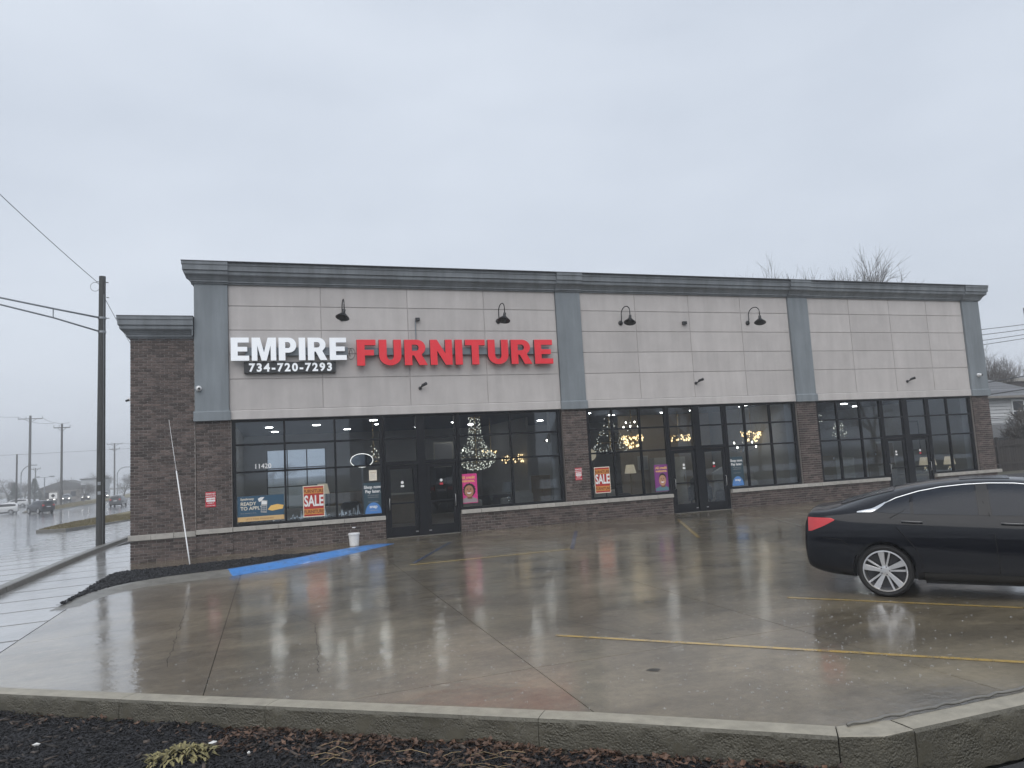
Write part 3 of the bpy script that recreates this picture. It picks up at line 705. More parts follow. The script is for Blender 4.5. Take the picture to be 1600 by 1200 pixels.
# --- cornices: profile as (projection, z) swept along x with returns at free ends
PROF = [(0, 7.62), (.045, 7.62), (.045, 7.66), (.085, 7.665), (.085, 7.705), (.10, 7.72), (.125, 7.76), (.17, 7.81), (.225, 7.85), (.235, 7.875), (.235, 7.955), (.275, 7.965), (.275, 8.115), (.295, 8.12), (.295, 8.205), (0, 8.215)]
def cornice(x0, x1, yf, prof, free0, free1, name='cornice', dz=0, back=.35):
    rows = []
    for p, z in prof:
        rows.append([(x0-(p if free0 else 0), yf+back, z+dz)] * (1 if free0 else 0)+[(x0-(p if free0 else 0), yf-p, z+dz), (x1+(p if free1 else 0), yf-p, z+dz)]+[(x1+(p if free1 else 0), yf+back, z+dz)]*(1 if free1 else 0))
    mb = MB().grid(rows)
    for col in (0, len(rows[0])-1):      # close the cut ends
        mb.f.append(tuple(i*len(rows[0])+col for i in range(len(rows))))
    mb.build(name, M['corn'], shop)
for i, (a, b) in enumerate(PIL):
    cornice(a-(0 if i == 0 else .02), b+(0 if i == 3 else .02), -.10, PROF, i == 0, i == 3)
for a, b in BAYS: cornice(a+.021, b-.021, -.035, PROF, False, False)
for a, b, y_ in [(PIL[0][0]-.30, BAYS[0][0]+.32, -.10)]: pass
cp = MB(); cp.box(-1.255, 29.375, -.41, .45, 8.212, 8.228); cp.build('coping', M['cap'], shop)
WP = [(p, z-8.215+6.64) for p, z in PROF]
cornice(-2.59, -.97, .02, WP, True, False)
MB().box(-2.895, -.955, -.285, .4, 6.637, 6.652).build('coping', M['cap'], shop)
MB().box(-1.0, -.975, -.2, .3, 6.1, 6.63).build('cornice_end', M['corn'], shop)
MB().box(-2.58, -.96, .02, .3, 6.0, 6.06).build('frieze', M['corn'], shop)

# --- storefront glazing
YF = .04
def bar(mb, x0, x1, z0, z1, y0=YF, y1=YF+.11): mb.box(x0, x1, y0, y1, z0, z1)
def window(xs, zb, label, parent=shop):
    mb = MB(); h = .028
    for k, x in enumerate(xs):
        e = .05 if k in (0, len(xs)-1) else h
        x0 = x if k == 0 else x-2*e if k == len(xs)-1 else x-e
        bar(mb, x0, x0+2*e, zb, ZH-.02, YF, YF+.11)
    fr = None
    zs = [zb, 2.19, 2.97, ZH-.02]
    for i in range(len(xs)-1):
        xa = xs[i]+(.1 if i == 0 else h); xb = xs[i+1]-(.1 if i == len(xs)-2 else h)
        for k, z in enumerate(zs):
            z0, z1 = (z, z+.07) if k == 0 else (z-.08, z) if k == 3 else (z-h, z+h)
            bar(mb, xa+.0005, xb-.0005, z0, z1, YF+.004, YF+.106)
    fr = mb.build('storefront_window', M['frame'], parent, bevel=.003, seg=1); fr['label'] = label
    for i in range(len(xs)-1):
        for k in range(3):
            xa = xs[i]+(.1 if i == 0 else h); xb = xs[i+1]-(.1 if i == len(xs)-2 else h)
            z0 = zs[k]+(.07 if k == 0 else h); z1 = zs[k+1]-(.08 if k == 2 else h)
            t = random.uniform(-.0012, .0012)
            MB().add([(xa, YF+.05+t, z0), (xb, YF+.05-t, z0), (xb, YF+.05-t*.5, z1), (xa, YF+.05+t*.6, z1)], [(0, 1, 2, 3)]).build('pane', M['glass'], fr, fix=False)
    return fr
window([.0, 1.43, 2.86, 4.27], .675, 'three bay window with posters left of the first doors')
window([6.58, 8.36, 10.10], .675, 'two bay window with chandelier right of the first doors')
window([11.03, 11.98, 13.01, 14.07], .675, 'three bay window with crystal tree left of the middle doors')
window([16.38, 17.24, 18.34, 19.46], .675, 'three bay window with white headboard right of the middle doors')
window([20.40, 21.38, 22.46, 23.51], .675, 'three bay window with tan boards left of the far doors')
window([25.80, 26.86, 28.12], .675, 'two bay window with table lamps right of the far doors')
def door_pair(x0, x1):
    xm = (x0+x1)/2; mb = MB()
    bar(mb, x0, x0+.06, 0.0, ZH-.02); bar(mb, x1-.06, x1, 0.0, ZH-.02); bar(mb, xm-.13, xm+.13, 0.0, ZH-.02, YF-.012, YF+.12)
    for a, b in ((x0+.06, xm-.13), (xm+.13, x1-.06)):
        bar(mb, a+.0005, b-.0005, 2.16, 2.27, YF+.004, YF+.106); bar(mb, a+.0005, b-.0005, ZH-.10, ZH-.02, YF+.004, YF+.106); bar(mb, a+.0005, b-.0005, 2.945, 2.995, YF+.004, YF+.106)
        bar(mb, a+.0005, b-.0005, 0, .02, YF-.02, YF+.12)
    fr = mb.build('door_frame', M['frame'], shop, bevel=.003, seg=1)
    for a, b in ((x0+.06, xm-.13), (xm+.13, x1-.06)):
        for z0, z1 in ((2.27, 2.945), (2.995, ZH-.10)):
            MB().add([(a, YF+.05, z0), (b, YF+.05, z0), (b, YF+.05, z1), (a, YF+.05, z1)], [(0, 1, 2, 3)]).build('pane', M['glass'], fr, fix=False)
    for side, (a, b) in enumerate(((x0+.065, xm-.135), (xm+.135, x1-.065))):
        d = MB(); s = .115
        d.box(a, a+s, YF+.03, YF+.08, .025, 2.155); d.box(b-s, b, YF+.03, YF+.08, .025, 2.155)
        d.box(a+s+.0005, b-s-.0005, YF+.032, YF+.078, .025, .30); d.box(a+s+.0005, b-s-.0005, YF+.032, YF+.078, 2.04, 2.155); d.box(a+s+.0005, b-s-.0005, YF+.036, YF+.074, .985, 1.03)
        dr = d.build('door', M['frame'], shop, bevel=.003, seg=1)
        for z0, z1 in ((.30, .985), (1.03, 2.04)):
            MB().add([(a+s, YF+.055, z0), (b-s, YF+.055, z0), (b-s, YF+.055, z1), (a+s, YF+.055, z1)], [(0, 1, 2, 3)]).build('pane', M['dglass'], dr, fix=False)
        hx = b-.055 if side == 1 else a+.055
        MB().tube([(hx, YF+.03, .82), (hx, YF-.03, .84), (hx, YF-.035, 1.0), (hx, YF-.03, 1.16), (hx, YF+.03, 1.18)], .012, 8).build('handle', M['steel'], dr, smooth=True)
        MB().box((a+.03 if side else b-.11), (a+.11 if side else b-.03), YF+.024, YF+.032, .12, .15).build('kick_bolt', M['steel'], dr)
        MB().lathe([(.045, -.002), (.045, .002)], ((a+b)/2, YF+.05, 1.63), 14, 'y').build('round_sticker', P_['swhite'], dr)
        MB().box((a+b)/2-.05, (a+b)/2+.05, YF+.046, YF+.05, 1.49, 1.55).build('red_sticker', P_['redsign'] if side else P_['swhite'], dr)
    return fr
door_pair(4.285, 6.565); door_pair(14.085, 16.365); door_pair(23.525, 25.785)
for x0 in (4.3, 14.1, 23.54): MB().box(x0, x0+2.25, -.1, .16, -.06, .008).build('threshold', M['curb2'], shop)
# soffit above the glass and side reveals
so = MB(); so.box(-.04, 10.13, .0, .22, ZH-.018, 3.74); so.box(11.03, 19.49, .0, .22, ZH-.018, 3.74); so.box(20.4, 28.15, .0, .22, ZH-.018, 3.74)
so.build('soffit', M['frame'], shop)

# --- showroom inside
BACK = 11.0
iw = MB()
iw.box(-.05, 29.0, .32, BACK, -.2, -.02); iw.build('showroom_floor', M['ffloor'], shop)
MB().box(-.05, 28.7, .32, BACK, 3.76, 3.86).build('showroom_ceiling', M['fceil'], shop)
bw = MB()       # rear wall with a daylight window
for a, b, z0, z1 in ((-.05, .85, -.02, 3.76), (3.35, 13.0, -.02, 3.76), (.85, 3.35, -.02, .6), (.85, 3.35, 3.1, 3.76), (13.0, 29, -.02, 3.76)): bw.box(a, b, BACK, BACK+.2, z0, z1)
bw.build('showroom_rear_wall', M['fwall'], shop)
for x in (.85, 1.68, 2.5, 3.3): MB().box(x, x+.05, BACK+.05, BACK+.1, .6, 3.1).build('rear_window_bar', M['frame'], shop)
for z in (1.5, 2.3): MB().box(.85, 3.35, BACK+.06, BACK+.09, z, z+.05).build('rear_window_bar', M['frame'], shop)
MB().add([(.85, BACK+.075, .6), (3.35, BACK+.075, .6), (3.35, BACK+.075, 3.1), (.85, BACK+.075, 3.1)], [(0, 1, 2, 3)]).build('rear_pane', M['dglass'], shop, fix=False)
sw = MB(); sw.box(-.15, -.05, .32, BACK, -.02, 3.76); sw.box(28.7, 28.8, .32, BACK, -.02, 3.76); sw.box(10.45, 10.55, 4.5, BACK, -.02, 3.76); sw.box(19.85, 19.95, .4, BACK-3, -.02, 3.76)
sw.build('showroom_side_wall', M['fwall'], shop)
MB().box(9.80, 10.1, .26, .5, -.02, 3.7).build('window_return', M['fwall'], shop); MB().box(19.15, 19.46, .26, .5, -.02, 3.7).build('window_return', M['fwall'], shop); MB().box(27.82, 28.12, .26, .5, -.02, 3.7).build('window_return', M['fwall'], shop)
M['paint_tan'] = mat('tan_wall', (.36, .30, .23), .8, var=.05)
MB().box(15.2, 19.7, 6.0, 6.1, -.02, 3.755).build('partition', M['paint_tan'], shop)
for (x, y_) in [(2.9, 1.6), (2.6, 4.6), (4.9, 5.4), (6.0, 1.6), (4.4, 3.0), (9.4, 1.5), (12.6, 3.4), (14.4, 5), (14.6, 1.4), (18.6, 1.8), (8.0, 6.0), (22.5, 5.5), (27, 5), (1.0, 5), (1.2, 8), (4, 8), (7, 8.5), (9.2, 8), (12, 7), (14, 9), (17.5, 3.8), (16.6, 4.6), (21.5, 2.6), (24.5, 3), (26, 7.5), (23, 8.5)]:
    o = MB().lathe([(.13, 0), (.13, .012), (.10, .02)], (x, y_, 3.735), 16).build('ceiling_light', M['lamp'], shop)

# ================================================================== SIGNS AND FITTINGS ON THE FACADE
def arc(cx, cz, rx, rz, a0, a1, n=10): return [(cx+rx*math.cos(R(a0+(a1-a0)*i/n)), cz+rz*math.sin(R(a0+(a1-a0)*i/n))) for i in range(n+1)]
def letter(ch, s=.29, b=.215):
    # outlines in a box one unit tall: (width, [closed outlines])
    if ch == 'E': return .78, [[(0, 0), (.78, 0), (.78, b), (s, b), (s, .5-b*.47), (.70, .5-b*.47), (.70, .5+b*.47), (s, .5+b*.47), (s, 1-b), (.77, 1-b), (.77, 1), (0, 1)]]
    if ch == 'F': return .70, [[(0, 0), (s, 0), (s, .5-b*.5), (.63, .5-b*.5), (.63, .5+b*.5), (s, .5+b*.5), (s, 1-b), (.70, 1-b), (.70, 1), (0, 1)]]
    if ch == 'I': return s, [[(0, 0), (s, 0), (s, 1), (0, 1)]]
    if ch == 'M': return 1.06, [[(0, 0), (.24, 0), (.24, .66), (.42, 0), (.64, 0), (.82, .66), (.82, 0), (1.06, 0), (1.06, 1), (.70, 1), (.53, .36), (.36, 1), (0, 1)]]
    if ch == 'N': return .86, [[(0, 0), (s*.93, 0), (s*.93, .56), (.59, 0), (.86, 0), (.86, 1), (.86-s*.93, 1), (.86-s*.93, .45), (.27, 1), (0, 1)]]
    if ch == 'T': return .80, [[(.4-s/2, 0), (.4+s/2, 0), (.4+s/2, 1-b*1.05), (.80, 1-b*1.05), (.80, 1), (0, 1), (0, 1-b*1.05), (.4-s/2, 1-b*1.05)]]
    if ch == 'P': return .78, [[(0, 0), (s, 0), (s, .34)]+arc(.45, .67, .33, .33, -90, 90, 12)+[(0, 1)], [(s, .54)]+arc(.42, .67, .10, .13, -90, 90, 8)+[(s, .80)]]
    if ch == 'R': return .88, [[(0, 0), (s, 0), (s, .38), (.36, .38), (.56, 0), (.88, 0), (.66, .40)]+arc(.47, .69, .34, .31, -50, 90, 12)+[(0, 1)], [(s, .56)]+arc(.44, .68, .11, .12, -90, 90, 8)+[(s, .80)]]
    if ch == 'U': return .84, [[(0, 1)]+[(0, .38)]+arc(.42, .38, .42, .38, 180, 360, 14)+[(.84, .38), (.84, 1), (.84-s, 1), (.84-s, .38)]+arc(.42, .38, .42-s, .17, 0, -180, 8)+[(s, .38), (s, 1)]]
def letter_mesh(ch, h, wscale, depth):
    wd, outs = letter(ch)
    cu = bpy.data.curves.new('l', 'CURVE'); cu.dimensions = '2D'; cu.fill_mode = 'BOTH'; cu.extrude = depth/2
    for pl in outs:
        q = []
        for p in pl:
            if not q or (abs(q[-1][0]-p[0])+abs(q[-1][1]-p[1])) > 1e-4: q.append(p)
        sp = cu.splines.new('POLY'); sp.points.add(len(q)-1); sp.use_cyclic_u = True
        for k, p in enumerate(q): sp.points[k].co = (p[0]*h*wscale, p[1]*h, 0, 1)
    o = bpy.data.objects.new('l', cu); COL.objects.link(o); me = bpy.data.meshes.new_from_object(o)
    vs = [tuple(v.co) for v in me.vertices]; fs = [tuple(p.vertices) for p in me.polygons]
    bpy.data.objects.remove(o); bpy.data.curves.remove(cu); bpy.data.meshes.remove(me)
    return wd*h*wscale, vs, fs
def channel(word, x0, x1, z0, z1, gap, fm, sm, root, yback=-.14, depth=.12):
    h = z1-z0; tot = sum(letter(c)[0] for c in word)*h
    ws = (x1-x0-gap*(len(word)-1))/tot; x = x0
    for c in word:
        wd, vs, fs = letter_mesh(c, h, ws, depth)
        mb = MB(); mb.add([(v[0]+x, yback-depth/2-v[2], v[1]+z0) for v in vs], fs)
        o = mb.build('letter', sm, root); me = o.data; me.materials.append(fm)
        for p in me.polygons:
            if p.normal.y < -.5: p.material_index = 1
        x += wd+gap
K_ = .988
s1 = thing('shop_sign', 'white block letters of the shop name on the beige wall', 'sign', (1.6, -.1, 5.3))
channel('EMPIRE', .02, 3.25, 5.36, 6.03, .07, M['signwhite'], M['wletterside'], s1)
MB().box(.4, 3.3, -.135, -.024, 5.52, 5.76).build('raceway', M['race'], s1, bevel=.005)
s2 = thing('shop_sign', 'long red block letter word on the beige stucco wall', 'sign', (6.7, -.1, 5.2))
channel('FURNITURE', 3.55, 9.86, 5.18, 5.97, .095, M['signred'], M['letterside'], s2)
MB().box(3.75, 9.78, -.135, -.024, 5.52, 5.74).build('raceway', M['race'], s2, bevel=.005)
s3 = thing('phone_number_sign', 'narrow black sign with white telephone number below the white letters', 'sign', (1.65, -.1, 5.0))
MB().box(.36, 2.93, -.15, -.024, 5.01, 5.335).build('panel', M['dkgrey'], s3, bevel=.006)
x = .47
for ch in '734-720-7293':
    wd = .205 if ch != '-' else .155
    mb = MB(); wall_text(mb, ch, x+wd/2, 5.06, -.165, .325, offset=.012, extrude=.012, sx=1.0, align='CENTER'); mb.build('digit', M['signwhite'], s3)
    x += wd+.002
# loose wire loop between the two words
tag(MB().tube([(3.33+.10*math.cos(a*.3)+.004*a, -.05-.02*math.sin(a*.7), 5.58+.17*math.sin(a*.3)) for a in range(0, 34)], .006, 5).build('wire_loop', M['black'], None, smooth=True), 'loose black wire loop between the white and the red letters', 'wire')

# gooseneck lamps
def gooseneck(x, z, label):
    t = thing('gooseneck_lamp', label, 'wall lamp', (x, -.022, z), 0, 'gooseneck lamps on the facade')
    MB().lathe([(.0, 0), (.085, 0), (.085, -.02), (.05, -.045), (.0, -.05)], (x, -.022, z), 16, 'y').build('wall_plate', M['black'], t, smooth=40)
    pts = [(x, -.05, z)]
    for k in range(15):
        a = math.pi*(k/14); pts.append((x, -.33+.23*math.cos(a) if True else 0, z+.30+.20*math.sin(a)))
    pts = [(x, -.05, z), (x, -.10, z+.02), (x, -.12, z+.12)]+[(x, -.43+.31*math.cos(R(a)), z+.28+.21*math.sin(R(a))) for a in range(0, 181, 15)]+[(x, -.74, z+.12)]
    MB().tube(pts, .017, 8).build('arm', M['black'], t, smooth=True)
    cx, cy, cz = x, -.745, z+.12
    mb = MB(); prof = [(.0, .0), (.045, .0), (.05, -.10), (.06, -.12), (.19, -.27), (.205, -.275), (.2, -.265), (.055, -.115), (.0, -.09)]
    mb.lathe(prof, (0, 0, 0), 20)
    rot = Matrix.Rotation(R(14), 3, 'Y') @ Matrix.Rotation(R(-14), 3, 'X')
    mb.v = [tuple(rot @ Vector(p)+Vector((cx, cy, cz))) for p in mb.v]
    mb.build('shade', M['black'], t, smooth=35)
gooseneck(3.17, 6.66, 'black gooseneck lamp above the white sign letters')
gooseneck(8.12, 6.62, 'black gooseneck lamp above the right end of the red letters')
gooseneck(12.52, 6.59, 'black gooseneck lamp on the left of the middle stucco bay')
gooseneck(17.68, 6.63, 'black gooseneck lamp on the right of the middle stucco bay')
# junction boxes, spot bullets, cameras
t = thing('photocell_box', 'small grey box on a vertical conduit above the red letters', 'box', (5.43, -.02, 6.6))
MB().box(5.40, 5.53, -.14, -.024, 6.60, 6.69).build('box', M['dkgrey'], t, bevel=.008); MB().tube([(5.40, -.04, 5.9), (5.40, -.04, 6.60), (5.43, -.05, 6.64)], .016, 6).build('conduit', M['race'], t)
t = thing('junction_box', 'small dark box with no conduit in the middle stucco bay', 'box', (15.0, -.02, 6.6))
MB().box(14.93, 15.09, -.12, -.024, 6.55, 6.66).build('box', M['dkgrey'], t, bevel=.01); MB().lathe([(.02, 0), (.02, -.02), (.0, -.025)], (15.01, -.12, 6.6), 10, 'y').build('lens', M['black'], t)
for x, z, lab in ((5.47, 4.52, 'small bullet floodlight below the red letters'), (15.3, 4.49, 'small bullet floodlight low in the middle stucco bay'), (24.88, 4.38, 'small bullet floodlight low in the far stucco bay')):
    t = thing('floodlight', lab, 'floodlight', (x, -.02, z), 0, 'bullet floodlights')
    MB().lathe([(.0, 0), (.055, 0), (.05, -.03), (.0, -.04)], (x, -.022, z-.03), 12, 'y').build('base', M['dkgrey'], t, smooth=40)
    MB().tube([(x, -.06, z-.03), (x+.02, -.12, z-.01), (x+.05, -.17, z+.04), (x+.14, -.30, z+.08)], [.018, .018, .045, .05], 10).build('head', M['dkgrey'], t, smooth=40)
def dome_cam(x, y, z, lab):
    t = thing('security_camera', lab, 'camera', (x, y, z), 0, 'white security cameras')
    MB().lathe([(.0, 0), (.075, 0), (.08, -.03), (.075, -.05), (.0, -.055)], (x, y, z), 18, 'y').build('base', M['white'], t, smooth=40)
    MB().lathe([(.0, -.16), (.03, -.15), (.055, -.12), (.065, -.08), (.055, -.045)][::-1], (x, y, z), 18, 'y').build('ball', M['white'], t, smooth=True)
    MB().lathe([(.0, -.19), (.028, -.185), (.03, -.13)][::-1], (x+.018, y+.0, z-.01), 14, 'y').build('lens', M['black'], t, smooth=40)
dome_cam(-.84, -.10, 4.6, 'white ball camera on the left slate pilaster'); dome_cam(28.56, -.10, 4.53, 'white ball camera on the far right slate pilaster')
t = thing('security_camera', 'tiny camera at the left edge of the brick wing', 'camera', (-2.6, .05, 4.35), 0, 'white security cameras')
MB().box(-2.66, -2.59, .03, .11, 4.31, 4.40).build('base', M['white'], t, bevel=.01); MB().tube([(-2.63, .05, 4.34), (-2.68, -.04, 4.31)], .03, 10).build('lens', M['dkgrey'], t)

# red parking notices on the brick
def notice(x, z, wd, h, y, lab):
    t = thing('parking_notice', lab, 'sign', (x, y, z), 0, 'red notices on the brick piers')
    MB().box(x-wd/2, x+wd/2, y-.006, y, z-h/2, z+h/2).build('plate', P_['redsign'], t, bevel=.003)
    MB().box(x-wd/2+.02, x+wd/2-.02, y-.009, y-.0065, z-.06, z+.05).build('white_field', P_['swhite'], t)
    for k, (tx, zz, c, sz) in enumerate((('RESERVED', z+h*.33, 'swhite', .055), ('PARKING FOR', z+h*.19, 'swhite', .042), ('CUSTOMERS', z-.012, 'redsign', .042), ('ONLY', z-h*.28, 'swhite', .06), ('VIOLATORS TOWED', z-h*.42, 'swhite', .024))):
        mb = MB(); wall_text(mb, tx, x, zz, y-.0102, sz, offset=.001); mb.build('lettering', P_[c], t)
notice(-.57, 1.49, .27, .42, -.018, 'red and white parking notice on the left brick pier beside the window')
notice(10.59, 1.55, .24, .40, -.038, 'red and white parking notice on the brick pier between two windows')

# --- posters behind the glass (flat prints)
YP = YF+.075
def plate(mb_name, x0, x1, z0, z1, y, m, parent): return MB().box(x0, x1, y, y+.002, z0, z1).build(mb_name, m, parent)
def poly_print(name, pl, y, m, parent): return MB().prism(pl, 'y', y, y+.0012).build(name, m, parent)
def lettering(s, x, z, y, size, m, parent, **kw):
    mb = MB(); wall_text(mb, s, x, z, y, size, **kw); return mb.build('lettering', m, parent)
def sale_poster(xc, z0, z1, wd, lab):
    t = thing('sale_poster', lab, 'poster', (xc, YP, z0), 0, 'sale posters in the windows'); h = z1-z0; y = YF+.04
    a, b = xc-wd/2, xc+wd/2
    plate('sheet', a, b, z0, z1, y, P_['cream'], t)
    plate('red_field', a+.02, b-.02, z0+.025, z1-.025, y-.003, P_['sred'], t)
    for zz in (z0+.075, z1-.075-.155): plate('orange_band', a+.02, b-.02, zz, zz+.155, y-.006, P_['sorange'], t)
    for zz in (z0+.105, z1-.075-.128): lettering('FURNITURE', xc, zz, y-.0085, .135, P_['brown'], t, offset=.004, sx=wd*.93/.64*.92)
    lettering('SALE', xc, z0+.315, y-.0085, .43, P_['swhite'], t, offset=.012, sx=.60*wd/.6)
sale_poster(2.21, .80, 1.70, .60, 'red and orange SALE poster in the first window left of the doors')
sale_poster(11.49, .87, 1.73, .57, 'red and orange SALE poster in the middle window by the brick pier')
def snap_poster(xc, z0, z1, wd, lab):
    t = thing('credit_poster', lab, 'poster', (xc, YP, z0), 0, 'dark pay later posters'); y = YF+.044; a, b = xc-wd/2, xc+wd/2
    plate('sheet', a, b, z0, z1, y, P_['teal'], t)
    lettering('Shop now.', xc, z1-.17, y-.002, .125, P_['swhite'], t, offset=.003); lettering('Pay later.', xc, z1-.30, y-.002, .125, P_['swhite'], t, offset=.003)
    lettering('All credit types', xc, z1-.39, y-.002, .055, P_['grey'], t); lettering('welcome here.', xc, z1-.45, y-.002, .055, P_['grey'], t); lettering('Learn in-store', xc, z1-.58, y-.002, .05, P_['grey'], t)
    poly_print('blue_disc', ellipse(xc, z0+.002, wd*.44, .33, 24, 0, 180), y-.003, P_['blue'], t)
    lettering('snap', xc, z0+.17, y-.0045, .13, P_['swhite'], t, offset=.003); plate('rule', xc-.12, xc+.12, z0+.09, z0+.1, y-.005, P_['grey'], t)
snap_poster(3.93, .76, 1.68, .56, 'dark poster Shop now Pay later beside the first doors')
snap_poster(16.76, .78, 1.80, .54, 'dark poster Shop now Pay later right of the middle doors')
def face_poster(xc, z0, z1, wd, bgc, skin, cloth, curly, lab):
    t = thing('credit_poster', lab, 'poster', (xc, YP, z0), 0, 'face posters all credit welcome'); y = YF+.044; a, b = xc-wd/2, xc+wd/2; h = z1-z0; cx = xc+.03; fz = z0+h*.42
    plate('sheet', a, b, z0, z1, y, P_[bgc], t)
    lettering('All credit', xc, z1-.15, y-.002, .12, P_['gold'], t, offset=.003); lettering('welcome.', xc, z1-.255, y-.002, .115, P_['gold'], t, offset=.003)
    hr = [(cx+(wd*.34+.02*math.sin(k*2.7)*curly)*math.cos(2*math.pi*k/40), fz+.02+(h*.235+.016*math.sin(k*2.1)*curly)*math.sin(2*math.pi*k/40)) for k in range(40)] if curly else ellipse(cx, fz+.07, wd*.25, h*.18)
    poly_print('hair', hr, y-.002, P_['hair'], t)
    poly_print('shoulders', [(a+.012, z0+.02), (b-.012, z0+.02), (b-.015, z0+h*.13), (cx+wd*.16, z0+h*.2), (cx-wd*.18, z0+h*.2), (a+.015, z0+h*.12)], y-.0028, P_[cloth], t)
    poly_print('neck', [(cx-.07, z0+h*.15), (cx+.08, z0+h*.15), (cx+.075, fz-.05), (cx-.075, fz-.05)], y-.0036, P_['skind'], t)
    poly_print('face', ellipse(cx-.01, fz-.01, wd*.25, h*.20), y-.0046, P_[skin], t)
    for sx in (-1, 1):
        poly_print('eye', ellipse(cx-.01+sx*wd*.085, fz+.035, .022, .009, 12), y-.0058, P_['hair'], t)
        poly_print('eyebrow', ellipse(cx-.01+sx*wd*.085, fz+.062, .032, .006, 12), y-.0058, P_['hair'], t)
        poly_print('cheek', ellipse(cx-.01+sx*wd*.12, fz-.03, .03, .02, 12), y-.0056, P_['skin2'], t)
    poly_print('nose', ellipse(cx-.012, fz-.012, .022, .018, 12), y-.0058, P_['skind'], t)
    poly_print('lips', ellipse(cx-.012, fz-.05, .085, .055, 14, 180, 360), y-.006, P_['lip'], t)
    poly_print('teeth', ellipse(cx-.012, fz-.053, .072, .040, 14, 180, 360), y-.0072, P_['swhite'], t)
face_poster(6.88, .86, 1.77, .58, 'pink', 'skin', 'shirt', 1, 'pink poster of a smiling person with curly hair right of the first doors')
face_poster(13.72, .78, 1.69, .54, 'purple', 'skin2', 'tealshirt', 0, 'purple poster of a smiling person left of the middle doors')
t = thing('finance_banner', 'blue and tan landscape banner READY TO APPLY low in the first window', 'banner', (.75, YP, .66)); y = YF+.044
plate('sheet', .12, 1.38, .93, 1.51, y, P_['navy'], t); plate('tan_strip', .12, 1.38, .80, .929, y, P_['tan'], t)
for wd_, wx_ in (('LET\'S', .42), ('TALK', .61), ('FINANCING', .91)): lettering(wd_, wx_, .84, y-.002, .06, P_['brown'], t, spacing=1.2)
for s, zz, sz in (('Synchrony', 1.40, .085), ('READY', 1.25, .135), ('TO APPLY?', 1.12, .135)): lettering(s, .2, zz, y-.002, sz, P_['cream'], t, align='LEFT', offset=.002)
lettering('ask an associate for details', .2, 1.02, y-.002, .04, P_['grey'], t, align='LEFT')
poly_print('terminal', [(.74, 1.03), (.90, 1.01), (.93, 1.36), (.76, 1.39)], y-.003, P_['grey'], t); poly_print('screen', [(.765, 1.26), (.905, 1.25), (.91, 1.34), (.775, 1.36)], y-.0045, P_['swhite'], t)
for i in range(3):
    for k in range(3): plate('key', .77+k*.045, .80+k*.045, 1.06+i*.055, 1.095+i*.055, y-.0055, P_['navy'], t)
poly_print('receipt', [(.70, 1.33), (.76, 1.35), (.85, 1.46), (.74, 1.46), (.67, 1.42)], y-.0035, P_['swhite'], t)
poly_print('hand', [(.93, 1.10), (1.05, 1.06), (1.34, 1.1), (1.37, 1.2), (1.2, 1.24), (1.02, 1.21)], y-.003, P_['gold'], t)
# house number on the glass
t = thing('house_number', 'white number decal 11420 on the first window', 'decal', (.85, YP, 2.2)); lettering('11420', .82, 2.28, YF+.04, .19, P_['swhite'], t, offset=.002)
for o_ in t.children: pass
lab = thing('paper_notice', 'small pink paper taped above the dark poster beside the first doors', 'paper', (3.96, YP, 1.72)); plate('sheet', 3.83, 4.06, 1.74, 2.05, YF+.045, P_['cream'], lab)
lettering('NOTICE', 3.945, 1.96, YF+.0435, .045, P_['brown'], lab)
for k in range(5): plate('text_line', 3.86, 4.03-random.uniform(0, .06), 1.79+k*.033, 1.797+k*.033, YF+.0425, P_['grey'], lab)

# --- bucket and snow marker rod
t = thing('bucket', 'white plastic bucket with wire handle standing by the brick wall', 'bucket', (3.2, -1.2, gz(3.2)), local=True)
MB().lathe([(.0, .0), (.125, .0), (.15, .30), (.163, .30), (.163, .335), (.15, .34), (.14, .33), (.118, .03), (.0, .03)], (0, 0, .01), 24).build('pail', M['white'], t, smooth=40)
MB().tube([(.16*math.cos(R(a)), 0, .33+.17*math.sin(R(a))) for a in range(0, 181, 12)], .005, 6).build('handle', M['dkgrey'], t, smooth=True)
MB().tube([(-.045, 0, .50), (.045, 0, .50)], .013, 8).build('grip', M['white'], t)
t = thing('leaning_rod', 'thin white marker rod leaning against the brick wing', 'rod', (-.92, -1.95, -.08)); A, B = Vector((-.92, -1.95, -.07)), Vector((-1.62, -.02, 3.76))
MB().tube([A+(B-A)*k/8 for k in range(6)], .017, 8).build('shaft', M['white'], t, smooth=True); MB().tube([A+(B-A)*.615, A+(B-A)*.8+Vector((0, -.02, 0)), B], [.008, .006, .004], 6).build('tip', M['white'], t, smooth=True)

# ================================================================== SHOWROOM GOODS BEHIND THE GLASS
def crystal_mat(name, base, e, frac, estr):
    m, t, b = new_mat(name); b.inputs['Base Color'].default_value = c4(base); b.inputs['Roughness'].default_value = .08; b.inputs['Metallic'].default_value = .55
    g_ = N(t, 'ShaderNodeNewGeometry'); mr = N(t, 'ShaderNodeMath', operation='LESS_THAN'); mr.inputs[1].default_value = frac; t.links.new(g_.outputs['Random Per Island'], mr.inputs[0])
    mu = N(t, 'ShaderNodeMath', operation='MULTIPLY'); mu.inputs[1].default_value = estr; t.links.new(mr.outputs[0], mu.inputs[0]); t.links.new(mu.outputs[0], b.inputs['Emission Strength'])
    b.inputs['Emission Color'].default_value = c4(e); return m
M['crystal'] = crystal_mat('crystal_beads', (.62, .66, .58), (1, 1, .86), .3, 1.2)
M['crystal2'] = crystal_mat('crystal_dim', (.5, .55, .52), (1, 1, .9), .16, 1.3)
M['goldglow'] = crystal_mat('gold_glass', (.6, .42, .2), (1, .72, .36), .6, 2.6)
M['bulb'] = mat('lit_bulb', (1, 1, 1), .5, emit=(1, .95, .82), estr=9)
